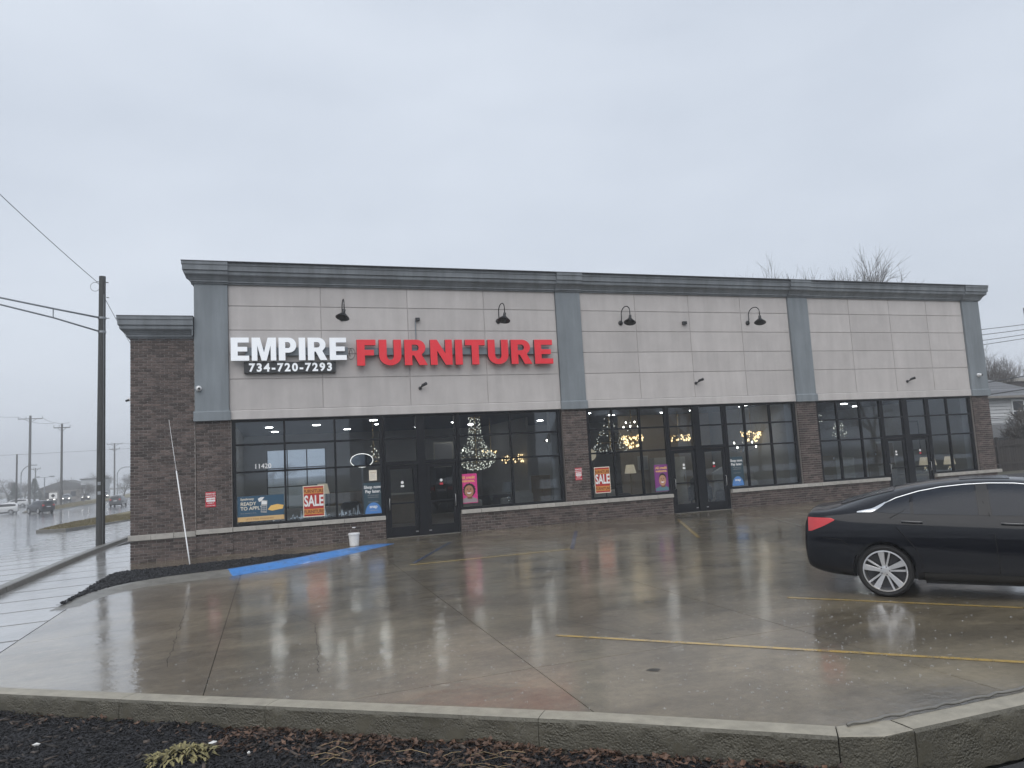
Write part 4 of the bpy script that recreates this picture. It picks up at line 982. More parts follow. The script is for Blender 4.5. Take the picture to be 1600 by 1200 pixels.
M['dimglow'] = mat('edge_glow', (1, 1, 1), .5, emit=(1, .97, .9), estr=1.6)
M['gold'] = mat('brass', (.6, .42, .18), .25, metal=1)
M['mirror'] = mat('mirror_silver', (.75, .78, .78), .06, metal=1, var=.02)
M['shade'] = mat('linen_shade', (.62, .57, .48), .8, emit=(1, .85, .6), estr=.25)
M['greyshade'] = mat('silver_shade', (.5, .52, .53), .6)
M['fabric'] = mat('light_upholstery', (.45, .44, .42), .85, var=.1, scale=20)
M['darkfab'] = mat('dark_upholstery', (.05, .05, .055), .8)
M['tan'] = mat('tan_board', (.27, .215, .15), .6)
M['cream'] = mat('cream_panel', (.55, .53, .47), .6)
def octa(mb, c, r):
    x, y, z = c; mb.add([(x+r, y, z), (x-r, y, z), (x, y+r, z), (x, y-r, z), (x, y, z+r*1.4), (x, y, z-r*1.4)], [(0, 2, 4), (2, 1, 4), (1, 3, 4), (3, 0, 4), (2, 0, 5), (1, 2, 5), (3, 1, 5), (0, 3, 5)])
def bead_chandelier(x, y, prof, lab, m, rb=.018, dens=26, ztop=3.74):
    t = thing('chandelier', lab, 'chandelier', (x, y, prof[-1][1])); mb = MB(); fr = MB()
    for (r0, z0), (r1, z1) in zip(prof, prof[1:]):
        n = max(1, int(math.hypot(r1-r0, z1-z0)/.05))
        for i in range(n):
            r, z = r0+(r1-r0)*i/n, z0+(z1-z0)*i/n
            for k in range(max(3, int(r*dens))):
                a = random.uniform(0, 6.28); octa(mb, (x+r*math.cos(a)+random.gauss(0, .012), y+r*math.sin(a)+random.gauss(0, .012), z+random.uniform(-.02, .02)), rb*random.uniform(.6, 1.2))
    o = mb.build('crystals', m, t, fix=False); o['kind'] = 'stuff'
    for r, z in prof: fr.tube([(x+r*math.cos(2*math.pi*k/20), y+r*math.sin(2*math.pi*k/20), z) for k in range(20)], .008, 5, closed=True)
    fr.tube([(x, y, prof[-1][1]+.1), (x, y, ztop)], .012, 6); fr.build('frame', M['gold'], t)
    return t
bead_chandelier(7.55, 1.4, [(.18, 3.6), (.2, 3.2), (.24, 2.85), (.42, 2.55), (.66, 2.3), (.62, 2.12), (.4, 1.95), (.1, 1.85)], 'huge cone of glittering crystal hanging in the first showroom right of the doors', M['crystal'], .014, 95)
bead_chandelier(12.55, 1.5, [(.1, 3.45), (.2, 3.15), (.38, 2.85), (.5, 2.55), (.62, 2.3), (.5, 2.2)], 'tree shaped crystal chandelier behind the middle window', M['crystal2'], .013, 70)
bead_chandelier(4.5, 4.0, [(.06, 2.9), (.1, 2.75), (.22, 2.5), (.26, 2.35)], 'small waisted crystal chandelier above the first left door', M['crystal'], .018, 34)
bead_chandelier(24.1, 3.0, [(.06, 3.1), (.1, 2.95), (.2, 2.7), (.32, 2.42), (.3, 2.3)], 'crystal bell chandelier in the far showroom', M['crystal'], .02, 34)
bead_chandelier(13.7, 2.0, [(.42, 2.75), (.36, 2.6), (.22, 2.42), (.1, 2.3)], 'gold glass chandelier in the middle window', M['goldglow'], .035, 30)
bead_chandelier(17.0, 4.2, [(.42, 2.75), (.42, 2.6), (.40, 2.5)], 'gold drum chandelier over the middle right door', M['goldglow'], .035, 26)
bead_chandelier(19.9-.55, 2.6, [(.48, 2.72), (.3, 2.5), (.15, 2.3)], 'gold flower chandelier beside the middle brick pier', M['goldglow'], .03, 26)
bead_chandelier(8.9, 4.2, [(.3, 2.5), (.2, 2.4)], 'small gold fitting behind the first right window', M['goldglow'], .03, 24)
bead_chandelier(10.0, 5.0, [(.4, 2.3), (.42, 2.15), (.4, 2.0)], 'gold drum fitting at the end of the first right window', M['goldglow'], .03, 24)
def arm_chandelier(x, y, z, r, lab, n=8):
    t = thing('chandelier', lab, 'chandelier', (x, y, z)); fr = MB(); bu = MB()
    fr.tube([(x, y, z-.15), (x, y, 3.74)], .012, 6); fr.lathe([(.0, -.2), (.06, -.12), (.03, 0), (.05, .1), (.0, .14)], (x, y, z), 10)
    for k in range(n):
        a = 2*math.pi*k/n; dx, dy = math.cos(a), math.sin(a); zz = z+(.18 if k % 2 else 0); rr = r*(.6 if k % 2 else 1)
        fr.tube([(x, y, z-.05), (x+dx*rr*.5, y+dy*rr*.5, zz-.12), (x+dx*rr, y+dy*rr, zz)], .008, 5)
        octa(bu, (x+dx*rr, y+dy*rr, zz+.05), .035)
    fr.build('frame', M['mirror'], t); bu.build('bulbs', M['bulb'], t)
arm_chandelier(18.6, 2.2, 2.08, .62, 'branched chandelier with bare bulbs behind the middle right window', 10)
arm_chandelier(11.6, 4.0, 2.75, .5, 'candle chandelier behind the window beside the first brick pier')
arm_chandelier(15.4, 6.2-.9, 3.2, .35, 'small candle chandelier above the middle right door', 6)
# tiered rectangular crystal light
t = thing('tiered_chandelier', 'stacked rectangular crystal bars lit behind the far left window', 'chandelier', (21.55, 1.6, 2.3))
fr = MB()
for k in range(5):
    wd = .95-.12*k; z = 3.22-.21*k; bb = MB()
    for q in range(60): octa(bb, (21.5-wd/2+wd*random.random(), 1.6+random.uniform(-.12, .12), z+random.uniform(-.03, .03)), .02)
    o = bb.build('crystal_bar', M['crystal'], t, fix=False)
    fr.box(21.5-wd/2, 21.5+wd/2, 1.48, 1.72, z+.035, z+.05)
fr.tube([(21.5, 1.6, 2.4), (21.5, 1.6, 3.74)], .01, 6); fr.build('frame', M['mirror'], t)
# lit oval mirror and gold disc
t = thing('lit_mirror', 'oval mirror with glowing edge behind the first window', 'mirror', (3.85, 2.0, 2.2))
MB().tube([(3.85+.36*math.cos(2*math.pi*k/28), 2.0, 2.38+.22*math.sin(2*math.pi*k/28)) for k in range(28)], .009, 6, closed=True).build('glowing_edge', M['dimglow'], t)
MB().prism(ellipse(3.85, 2.38, .33, .2), 'y', 1.99, 2.01).build('mirror_glass', M['mirror'], t); MB().box(3.83, 3.87, 2.0, 2.03, -.02, 2.2).build('stand', M['steel'], t)
t = thing('gold_disc_lamp', 'round gold wall disc at the left edge of the middle window', 'lamp', (11.5, .9, 2.15))
MB().lathe([(.0, 0), (.2, .0), (.2, .03), (.0, .04)], (11.5, .9, 2.15), 24, 'y').build('disc', M['shade'], t); MB().tube([(11.5, .92, 2.34), (11.5, .92, 3.74)], .01, 6).build('stem', M['gold'], t)
# table lamps
def table_lamp(x, y, z, lab, sm, ball):
    t = thing('table_lamp', lab, 'lamp', (x, y, z), local=True)
    if ball:
        for k in range(3): MB().lathe([(.0, -.05), (.05, -.035), (.06, 0), (.05, .035), (.0, .05)], (0, 0, .08+k*.11), 14).build('ball', M['mirror'], t, smooth=True)
    else: MB().lathe([(.0, .02), (.09, .03), (.11, .15), (.04, .27), (.0, .30)], (0, 0, 0), 14).build('base_jar', M['mirror'], t, smooth=True)
    MB().lathe([(.0, 0), (.09, 0), (.09, .02), (.0, .025)], (0, 0, 0), 14).build('foot', M['mirror'], t)
    MB().lathe([(.225, .36), (.16, .68), (.155, .68), (.22, .36)], (0, 0, 0), 20, close=True).build('lamp_shade', sm, t, smooth=40)
plin = MB().box(6.7, 9.7, .3, .75, -.02, .72); tag(plin.build('display_plinth', M['darkfab'], None), 'low dark display plinth inside the first right window', 'plinth')
table_lamp(8.33, .5, .74, 'silver ball table lamp with pale shade in the first right window', M['greyshade'], True)
tag(MB().box(26.3, 28.0, .6, 2.2, .5, .58).box(26.4, 26.5, .7, .8, -.02, .5).box(27.8, 27.9, .7, .8, -.02, .5).box(26.4, 26.5, 2.0, 2.1, -.02, .5).box(27.8, 27.9, 2, 2.1, -.02, .5).build('console_table', M['cream'], None), 'pale console table carrying lamps in the far right window', 'table')
table_lamp(27.75, 1.0, .60, 'cream shaded table lamp nearest the far right pier', M['shade'], False)
table_lamp(26.95, 1.2, .60, 'cream shaded table lamp on the left end of the console', M['shade'], False)
table_lamp(27.3, 1.8, .60, 'cream shaded table lamp at the back of the console', M['shade'], False)
# silver zigzag ornaments along the first sill
for k, (a, b, lab) in enumerate(((.15, 1.3, 'tangle of mirrored zigzag ornament under the blue banner'), (1.55, 2.75, 'mirrored zigzag ornament low behind the first SALE poster'), (2.95, 3.6, 'mirrored scroll ornament left of the dark poster by the first doors'))):
    mb = MB(); n = int((b-a)/.055)
    for i in range(n):
        x0 = a+(b-a)*i/n; z0 = .74+.26*random.random()*(1 if i % 2 else .2)
        mb.box(x0, x0+.05, .42+random.uniform(-.05, .05), .5, .72, z0+.03)
        mb.tube([(x0, .36, .74), (x0+.03+random.uniform(-.03, .05), .38, z0), (x0+.07, .36, .76)], .011, 4)
    o = mb.build('mirrored_ornament', M['mirror'], None); tag(o, lab, 'ornament')
tag(MB().box(.1, 4.1, .3, .62, -.02, .715).build('display_plinth', M['darkfab'], None), 'low dark display plinth inside the first left window', 'plinth')
# furniture
def sofa(x, y, wd, rz, m, lab):
    t = thing('sofa', lab, 'sofa', (x, y, -.02), rz, local=True)
    MB().box(-wd/2, wd/2, -.45, .45, .08, .42).build('seat', m, t, bevel=.05); MB().box(-wd/2, wd/2, .2, .48, .421, .92).build('backrest', m, t, bevel=.07)
    for s in (-1, 1): MB().box(s*wd/2-.12*(1+s)/1-.0 if s > 0 else -wd/2-.001, s*wd/2+.001 if s > 0 else -wd/2+.22, -.47, .47, .07, .64).build('arm', m, t, bevel=.06)
    for sx in (-1, 1):
        for sy in (-1, 1): MB().lathe([(.03, 0), (.04, .08)], (sx*(wd/2-.12), sy*.38, 0), 8).build('leg', M['black'], t)
    for k in (-1, 1): MB().box(k*wd*.24-.2, k*wd*.24+.2, -.02, .14, .43, .80).build('cushion', M['fabric'], t, bevel=.07)
sofa(2.2, 4.2, 2.2, math.pi, M['fabric'], 'pale sofa inside the first left showroom'); sofa(8.6, 3.4, 2.3, 0, M['darkfab'], 'dark sofa behind the first right window'); sofa(13.0, 3.6, 2.2, 0, M['darkfab'], 'dark sofa behind the middle left window'); sofa(22.6, 4.3, 2.3, 0, M['fabric'], 'pale sofa behind the far left window')
def bed(x, y, lab):
    t = thing('bed', lab, 'bed', (x, y, -.02), local=True)
    hp = [(-.95, .2), (.95, .2), (.95, 1.2)]+[(.95-1.9*k/16, 1.2+.32*math.sin(math.pi*k/16)) for k in range(1, 16)]+[(-.95, 1.2)]
    MB().prism(hp, 'y', 1.0, 1.14).build('headboard', M['fabric'], t, bevel=.03); MB().box(-.95, .95, -1.0, .995, .15, .5).build('mattress', M['darkfab'], t, bevel=.06); MB().box(-.97, .97, -1.05, .98, .0, .149).build('base', M['black'], t)
    for k in (-.45, .45): MB().box(k-.36, k+.36, .55, .93, .51, .85).build('pillow', M['fabric'], t, bevel=.1)
bed(19.0-.35, 2.0, 'bed with pale arched headboard behind the middle right window')
for x, y_, h, wd, m, lab in ((21.55, .9, 1.62, .62, 'tan', 'tan upholstered panel standing at the left of the far window'), (24.0-.25, .95, 1.68, .45, 'tan', 'narrow tan panel standing before the far doors')):
    t = thing('headboard_panel', lab, 'panel', (x, y_, 0)); MB().prism([(x-wd/2, -.02), (x+wd/2, -.02), (x+wd/2, h-.06), (x+wd/2-.05, h), (x-wd/2+.05, h), (x-wd/2, h-.06)], 'y', y_, y_+.09).build('board', M[m], t, bevel=.01); MB().box(x+wd/2-.12, x+wd/2-.05, y_-.004, y_-.001, h-.16, h-.07).build('tag', P_['swhite'], t)
t = thing('tufted_panel', 'pale tufted panel between the two tan boards in the far window', 'panel', (22.65, 1.5, 0)); MB().box(22.1, 23.3, 1.5, 1.6, -.02, 1.5).build('board', M['cream'], t, bevel=.02)
for i in range(4):
    for k in range(4): MB().box(22.16+i*.285, 22.425+i*.285, 1.465, 1.499, .2+k*.3, .48+k*.3).build('cushion', M['cream'], t, bevel=.02, seg=1)
t = thing('framed_picture', 'framed dark picture in the far right showroom', 'picture', (28.0, 3.0, 1.9)); MB().box(27.8, 28.5, 3.0, 3.04, 1.55, 2.9).build('frame', M['black'], t); MB().box(27.88, 28.42, 2.985, 2.998, 1.63, 2.82).build('canvas', P_['grey'], t)
t = thing('dresser_mirror', 'tall cream framed mirror in the far right showroom', 'mirror', (27.0, 3.6, 0)); MB().box(26.5, 27.6, 3.6, 3.66, .9, 2.05).build('frame', M['cream'], t, bevel=.01); MB().box(26.58, 27.52, 3.585, 3.598, .98, 1.97).build('mirror_glass', M['tan'], t)
tag(MB().box(26.4, 27.7, 3.67, 4.1, -.02, .9).build('dresser', M['cream'], None, bevel=.02), 'cream dresser behind the console in the far right showroom', 'dresser')
t = thing('counter', 'wooden service counter seen through the first left door', 'counter', (5.6, 6, 0)); MB().box(4.4, 6.8, 5.7, 6.3, -.02, 1.05).build('front', M['tan'], t); MB().box(4.35, 6.85, 5.65, 6.35, 1.051, 1.1).build('top', M['cream'], t, bevel=.01)
for x, y_, z, wd, h, lab in ((7.6, 6.5, 2.5, .8, 1.0, 'pale framed picture deep in the first showroom'), (9.0, 6.5, 2.4, .35, 1.2, 'narrow pale panel deep in the first showroom'), (16.2, 5.95, 1.7, .5, .6, 'small framed picture on the tan partition')):
    t = thing('wall_picture', lab, 'picture', (x, y_, z)); MB().box(x-wd/2, x+wd/2, y_-.03, y_, z-h/2, z+h/2).build('frame', M['cream'], t); MB().box(x-wd/2+.05, x+wd/2-.05, y_-.04, y_-.031, z-h/2+.05, z+h/2-.05).build('canvas', P_['grey'], t)

def armchair(x, y, rz, m, lab):
    t = thing('armchair', lab, 'chair', (x, y, -.02), rz, local=True)
    MB().box(-.32, .32, -.36, .3, .15, .44).build('seat', M[m], t, bevel=.05); MB().prism([(-.38, .15), (.38, .15), (.36, .95), (.22, 1.06), (-.22, 1.06), (-.36, .95)], 'y', .301, .44).build('backrest', M[m], t, bevel=.04)
    for s in (-1, 1):
        MB().box(s*.40-.07, s*.40+.07, -.36, .3, .12, .64).build('arm', M[m], t, bevel=.04)
        for q in (-.3, .34): MB().lathe([(.018, 0), (.03, .15)], (s*.36, q, 0), 8).build('leg', M['black'], t)
def dining_table(x, y, lab):
    t = thing('dining_table', lab, 'table', (x, y, -.02), local=True); MB().box(-.8, .8, -.5, .5, .72, .77).build('top', M['tan'], t, bevel=.015)
    for sx in (-1, 1):
        for sy in (-1, 1): MB().box(sx*.7-.04, sx*.7+.04, sy*.42-.04, sy*.42+.04, 0, .719).build('leg', M['black'], t)
    MB().lathe([(.0, .77), (.07, .77), (.1, .86), (.05, .98), (.06, 1.02), (.0, 1.02)], (0, 0, .002), 14).build('vase', M['mirror'], t, smooth=True)
def floor_lamp(x, y, lab):
    t = thing('floor_lamp', lab, 'lamp', (x, y, -.02), local=True); MB().lathe([(.0, 0), (.15, 0), (.15, .02), (.0, .03)], (0, 0, 0), 16).build('base', M['gold'], t); MB().tube([(0, 0, .03), (0, 0, 1.5)], .012, 6).build('stem', M['gold'], t)
    MB().lathe([(.22, 1.4), (.15, 1.72), (.145, 1.72), (.215, 1.4)], (0, 0, 0), 18, close=True).build('lamp_shade', M['shade'], t, smooth=40)
def cabinet(x, y, wd, h, m, lab):
    t = thing('cabinet', lab, 'cabinet', (x, y, -.02), local=True); MB().box(-wd/2, wd/2, 0, .45, 0, h).build('case', M[m], t, bevel=.01)
    n = max(2, round(wd/.5))
    for k in range(n):
        MB().box(-wd/2+.02+k*(wd-.02)/n, -wd/2+(k+1)*(wd-.02)/n, -.02, -.001, .08, h-.06).build('door', M[m], t, bevel=.008, seg=1); MB().box(-wd/2+(k+.8)*(wd-.02)/n, -wd/2+(k+.8)*(wd-.02)/n+.015, -.04, -.021, h*.45, h*.6).build('knob', M['gold'], t)
armchair(1.1, 1.7, .3, 'fabric', 'pale armchair behind the blue finance banner'); armchair(3.4, 2.8, -.5, 'darkfab', 'dark armchair behind the first dark poster'); armchair(7.5, 2.4, .4, 'cream', 'cream armchair below the huge crystal cone'); armchair(9.3, 1.9, -.3, 'fabric', 'grey armchair at the right end of the first right window')
armchair(12.2, 1.6, .2, 'cream', 'cream armchair behind the second SALE poster'); armchair(17.6, 3.9, 2.6, 'darkfab', 'dark armchair before the tan partition'); armchair(23.0, 2.6, .2, 'darkfab', 'dark armchair behind the pale tufted panel'); armchair(26.6, 2.9, -.4, 'fabric', 'pale armchair behind the lamp console')
dining_table(13.6, 5.4, 'wooden dining table deep in the middle showroom'); dining_table(5.4, 8.2, 'wooden dining table behind the service counter'); dining_table(25.6, 5.6, 'wooden dining table deep in the far showroom')
floor_lamp(2.6, 2.2, 'brass floor lamp behind the first SALE poster'); floor_lamp(14.0, 2.9, 'brass floor lamp behind the purple poster'); floor_lamp(22.0, 3.4, 'brass floor lamp in the far left showroom')
cabinet(8.2, 9.8, 2.4, 2.1, 'darkfab', 'tall dark cabinet against the rear wall of the first showroom'); cabinet(12.6, 8.6, 2.0, 1.4, 'tan', 'tan sideboard deep in the middle showroom'); cabinet(17.2, 5.4, 1.5, 1.9, 'cream', 'cream wardrobe against the tan partition'); cabinet(24.8, 9.6, 3.0, 2.0, 'darkfab', 'tall dark cabinet at the back of the far showroom'); cabinet(4.2, 9.9, 1.6, 1.2, 'tan', 'tan sideboard beside the rear window')

# ================================================================== CARS
def car_paint(name, col, rough=.28):
    m, t, b = new_mat(name); b.inputs['Base Color'].default_value = c4(col); b.inputs['Roughness'].default_value = rough; b.inputs['Coat Weight'].default_value = .6; b.inputs['Coat Roughness'].default_value = .015; b.inputs['Specular IOR Level'].default_value = .08
    v = coords(t, (1, 1, 1), 'Object'); vo = N(t, 'ShaderNodeTexVoronoi', Scale=70); t.links.new(v, vo.inputs[0])
    mr = N(t, 'ShaderNodeMapRange'); mr.inputs[1].default_value = .16; mr.inputs[2].default_value = .05; t.links.new(vo.outputs['Distance'], mr.inputs[0])
    bp = N(t, 'ShaderNodeBump', Strength=.07, Distance=.003); t.links.new(mr.outputs[0], bp.inputs['Height']); t.links.new(bp.outputs[0], b.inputs['Coat Normal'])
    return m
def wet_glass(name, col):
    m, t, b = new_mat(name); b.inputs['Base Color'].default_value = c4(col); b.inputs['Roughness'].default_value = .12; b.inputs['Specular IOR Level'].default_value = .32
    v = coords(t, (1, 1, .8), 'Object'); n = N(t, 'ShaderNodeTexVoronoi', Scale=90); t.links.new(v, n.inputs[0])
    bp = N(t, 'ShaderNodeBump', Strength=.25, Distance=.006); t.links.new(n.outputs['Distance'], bp.inputs['Height']); t.links.new(bp.outputs[0], b.inputs['Normal'])
    return m
M['blackpaint'] = car_paint('black_car_paint', (.002, .003, .0065)); M['whitepaint'] = car_paint('white_car_paint', (.62, .63, .64)); M['darkpaint'] = car_paint('dark_car_paint', (.03, .033, .04)); M['greypaint'] = car_paint('grey_car_paint', (.09, .095, .10))
M['carglass'] = wet_glass('tinted_car_glass', (.010, .014, .022)); M['tyre'] = mat('tyre_rubber', (.012, .012, .013), .75, var=.2, scale=30)
M['alloy'] = mat('machined_alloy', (.62, .62, .63), .28, metal=.9, var=.05); M['darkalloy'] = mat('dark_alloy', (.07, .07, .075), .4, metal=.6)
M['chrome'] = mat('chrome', (.78, .79, .80), .12, metal=1, var=.02); M['redlens'] = mat('red_lens', (.5, .012, .016), .15, var=.1, coat=1); M['clearlens'] = mat('clear_lens', (.6, .62, .65), .1, coat=1)
M['headlit'] = mat('lit_headlamp', (1, 1, 1), .2, emit=(1, .97, .9), estr=5); M['plastic'] = mat('black_trim_plastic', (.012, .012, .013), .5); M['seam'] = mat('panel_gap', (.002, .002, .002), .9)

def ring(st):
    x, zb, zs, zt_, ztop, W, Wt, dx = st           # station x, bottom, shoulder, belt, top, half width, half width of the top
    P = [(0, zb), (.80*W, zb), (.955*W, zb+.05), (.985*W, zb+.17), (1.0*W, (zb+zs)/2+.04), (.995*W, zs-.09), (.985*W, zs-.01), (.945*W, zt_), ((.945*W+Wt)/2+.02, (zt_+ztop)/2), (Wt, ztop-.05), (.72*Wt, ztop-.012), (0, ztop)]
    return [(x+dx*((z-.62)**2*.32-.02) , y, z) for y, z in P]
def make_car(name, label, S, paint, loc, rz, wheels, wr, glass_sides, detail, group=None, scale=1.0):
    t = thing(name, label, 'car', loc, rz, group, local=True); t.scale = (scale,)*3
    half = [ring(s) for s in S]
    rows = []
    for r in half: rows.append([(x, -y, z) for x, y, z in r[1:-1]][::1]+[r[-1]]+[(x, y, z) for x, y, z in r[1:-1]][::-1]+[r[0]])
    n = len(rows[0]); mb = MB(); mb.v = [p for r in rows for p in r]
    for i in range(len(rows)-1):
        for k in range(n): mb.f.append((i*n+k, i*n+(k+1) % n, (i+1)*n+(k+1) % n, (i+1)*n+k))
    mb.f.append(tuple(range(n))); mb.f.append(tuple(range((len(rows)-1)*n, len(rows)*n)))
    me = mb.mesh('body'); b = bmesh.new(); b.from_mesh(me); bmesh.ops.recalc_face_normals(b, faces=b.faces); b.to_mesh(me); b.free()
    tmp = bpy.data.objects.new('tmp', me); COL.objects.link(tmp); md = tmp.modifiers.new('s', 'SUBSURF'); md.levels = 2; md.render_levels = 2
    cut = None
    dg = bpy.context.evaluated_depsgraph_get(); smooth_me = bpy.data.meshes.new_from_object(tmp.evaluated_get(dg))
    bvh = BVHTree.FromPolygons([v.co.copy() for v in smooth_me.vertices], [tuple(p.vertices) for p in smooth_me.polygons])
    tmp.modifiers.clear(); tmp.data = smooth_me
    # wheel wells
    hw = max(s[5] for s in S)
    cm = MB()
    for wx in wheels:
        for sgn in (-1, 1): cm.lathe([(wr+.045, sgn*(hw-.30)), (wr+.045, sgn*(hw+.2))], (wx, 0, wr+.005), 36, 'y')
    cme = cm.mesh('cut'); bb = bmesh.new(); bb.from_mesh(cme); bmesh.ops.recalc_face_normals(bb, faces=bb.faces); bb.to_mesh(cme); bb.free()
    co_ = bpy.data.objects.new('cut', cme); COL.objects.link(co_); bo = tmp.modifiers.new('b', 'BOOLEAN'); bo.object = co_; bo.operation = 'DIFFERENCE'; bo.solver = 'EXACT'
    dg = bpy.context.evaluated_depsgraph_get(); dg.update(); fin = bpy.data.meshes.new_from_object(tmp.evaluated_get(dg))
    bpy.data.objects.remove(tmp); bpy.data.objects.remove(co_)
    fin.materials.clear(); body = obj('body', fin, paint, t, smooth=50)
    def hit(x, z, sgn, off=.004):
        h = bvh.ray_cast(Vector((x, sgn*3, z)), Vector((0, -sgn, 0)))
        if h[0] is None: return None
        return h[0]+h[1]*off if h[1].y*sgn > 0 else h[0]-h[1]*off
    def skin(name_, top, bot, xs_, m, rows_=6, off=.004, parent=body):
        for sgn in (-1, 1):
            g_ = []
            for x in xs_:
                zt, zb = top(x), bot(x); col = [hit(x, zb+(zt-zb)*k/rows_, sgn, off) for k in range(rows_+1)]
                if any(c is None for c in col): continue
                g_.append(col)
            if len(g_) > 1: MB().grid(g_).build(name_, m, parent, smooth=True)
    def line(name_, pts, r, m, sgn, off=0.0, parent=body):
        q = [hit(x, z, sgn, off) for x, z in pts]; q = [p for p in q if p is not None]
        if len(q) > 1: MB().tube(q, r, 6).build(name_, m, parent, smooth=True)
    def lin(pts):
        def f(x):
            for (x0, z0), (x1, z1) in zip(pts, pts[1:]):
                if x0 <= x <= x1: return z0+(z1-z0)*(x-x0)/(x1-x0)
            return pts[0][1] if x < pts[0][0] else pts[-1][1]
        return f
    for (nm, tp, bt) in glass_sides:
        f1, f0 = lin(tp), lin(bt); x0, x1 = max(tp[0][0], bt[0][0]), min(tp[-1][0], bt[-1][0])
        skin(nm, f1, f0, [x0+(x1-x0)*k/14 for k in range(15)], M['plastic'] if nm == 'door_pillar' else M['carglass'])
    for (nm, xa, xb, wa, wb) in detail.get('top_glass', []):
        g_ = []
        for i in range(11):
            x = xa+(xb-xa)*i/10; wd = wa+(wb-wa)*i/10; row = []
            for k in range(11):
                h = bvh.ray_cast(Vector((x, -wd+2*wd*k/10, 3)), Vector((0, 0, -1))); row.append(h[0]+h[1]*.006*(1 if h[1].z > 0 else -1))
            g_.append(row)
        MB().grid(g_).build(nm, M['carglass'], body, smooth=True)
    for sgn in (-1, 1):
        for pl in detail.get('seams', []): line('panel_gap', pl, .0055, M['seam'], sgn)
        for pl in detail.get('chrome', []): line('window_trim', pl, .0095, M['chrome'], sgn, .002)
        for pl in detail.get('handles', []):
            x, z = pl; MB().tube([hit(x+.24*k/6, z-.012*k/6+.0, sgn, .006+.010*math.sin(math.pi*k/6)) for k in range(7)], .011, 6).build('door_handle', paint, body, smooth=True)
            line('handle_trim', [(x+.24*k/6, z+.012-.012*k/6) for k in range(7)], .0018, M['steel'], sgn, .02)
    for (nm, tp, bt, mk) in detail.get('patches', []):
        f1, f0 = lin(tp), lin(bt); x0, x1 = max(tp[0][0], bt[0][0]), min(tp[-1][0], bt[-1][0])
        skin(nm, f1, f0, [x0+(x1-x0)*k/10 for k in range(11)], M[mk], off=.010)
    # front and rear plates, lamps facing along x
    for (nm, y0, y1, z0, z1, rear, mk) in detail.get('ends', []):
        for s in ((-1, 1) if y0 > 0.01 else (1,)):
            g_ = []
            for i in range(5):
                row = []
                for k in range(5):
                    yy = (y0+(y1-y0)*i/4)*s; zz = z0+(z1-z0)*k/4
                    h = bvh.ray_cast(Vector((-5 if rear else 9, yy, zz)), Vector((1 if rear else -1, 0, 0)))
                    row.append((h[0]+Vector((-.008 if rear else .008, 0, 0))) if h[0] is not None else Vector(((S[0][0] if rear else S[-1][0]), yy, zz)))
                g_.append(row)
            MB().grid(g_).build(nm, M[mk], body, smooth=True)
    # wheels: rim, tyre and spokes
    hwid = hw-.03
    for wx in wheels:
        for sgn in (-1, 1):
            yo = sgn*hwid; s = sgn
            rr = wr*.775
            tyre_p = [(rr, -.03), (rr+.012, -.008), (wr-.035, .0), (wr-.012, -.018), (wr, -.045), (wr, -.18), (wr-.03, -.215), (rr, -.2)]
            w_ = MB().lathe([(rr+.004, -.2), (rr+.004, -.004), (rr-.012, -.002), (rr-.018, -.03), (rr-.03, -.19)], (0, 0, 0), 36, 'y', close=True)
            def put(mb): mb.v = [(p[0]+wx, p[1]*s+yo, p[2]+wr) for p in mb.v]; return mb
            wo = put(w_).build('wheel', M['alloy'], t, smooth=40)
            put(MB().lathe(tyre_p, (0, 0, 0), 40, 'y', close=True)).build('tyre', M['tyre'], wo, smooth=40)
            put(MB().lathe([(0, -.13), (rr-.02, -.13), (rr-.02, -.14), (0, -.14)], (0, 0, 0), 24, 'y')).build('brake', M['darkalloy'], wo)
            sp = MB(); dk = MB()
            for k in range(5):
                a = 2*math.pi*k/5+.32
                for da0, da1, w0, w1, dpt in ((.17, .12, .020, .040, -.012), (-.24, -.30, .012, .013, -.018)):
                    p0 = Vector((math.cos(a+da0*1.3)*.055, math.sin(a+da0*1.3)*.055)); p1 = Vector((math.cos(a+da1)*(rr-.012), math.sin(a+da1)*(rr-.012)))
                    d = (p1-p0).normalized(); nn_ = Vector((-d.y, d.x))
                    q = [p0+nn_*w0, p1+nn_*w1, p1-nn_*w1, p0-nn_*w0]
                    (sp).add([(v.x, dpt+(-.004 if i_ in (1, 2) else -.014), v.y) for i_, v in enumerate(q)]+[(v.x, dpt-.06, v.y) for v in q], [(0, 1, 2, 3), (7, 6, 5, 4), (0, 4, 5, 1), (1, 5, 6, 2), (2, 6, 7, 3), (3, 7, 4, 0)])
            put(sp).build('spokes', M['alloy'], wo, bevel=.004, seg=1)
            put(MB().lathe([(0, -.012), (.032, -.014), (.036, -.02), (.066, -.024), (.072, -.07), (0, -.07)], (0, 0, 0), 20, 'y')).build('hub_cap', M['alloy'], wo, smooth=35)
            lg = MB()
            for k in range(5):
                a = 2*math.pi*k/5; lg.lathe([(0, -.016), (.009, -.018), (.009, -.03)], (math.cos(a)*.052, 0, math.sin(a)*.052), 6, 'y')
            put(lg).build('lug_nuts', M['darkalloy'], wo)
    un = MB().box(wheels[0]+.45, wheels[1]-.45, -hw+.25, hw-.25, .16, .30); un.build('underbody', M['plastic'], t)
    return t

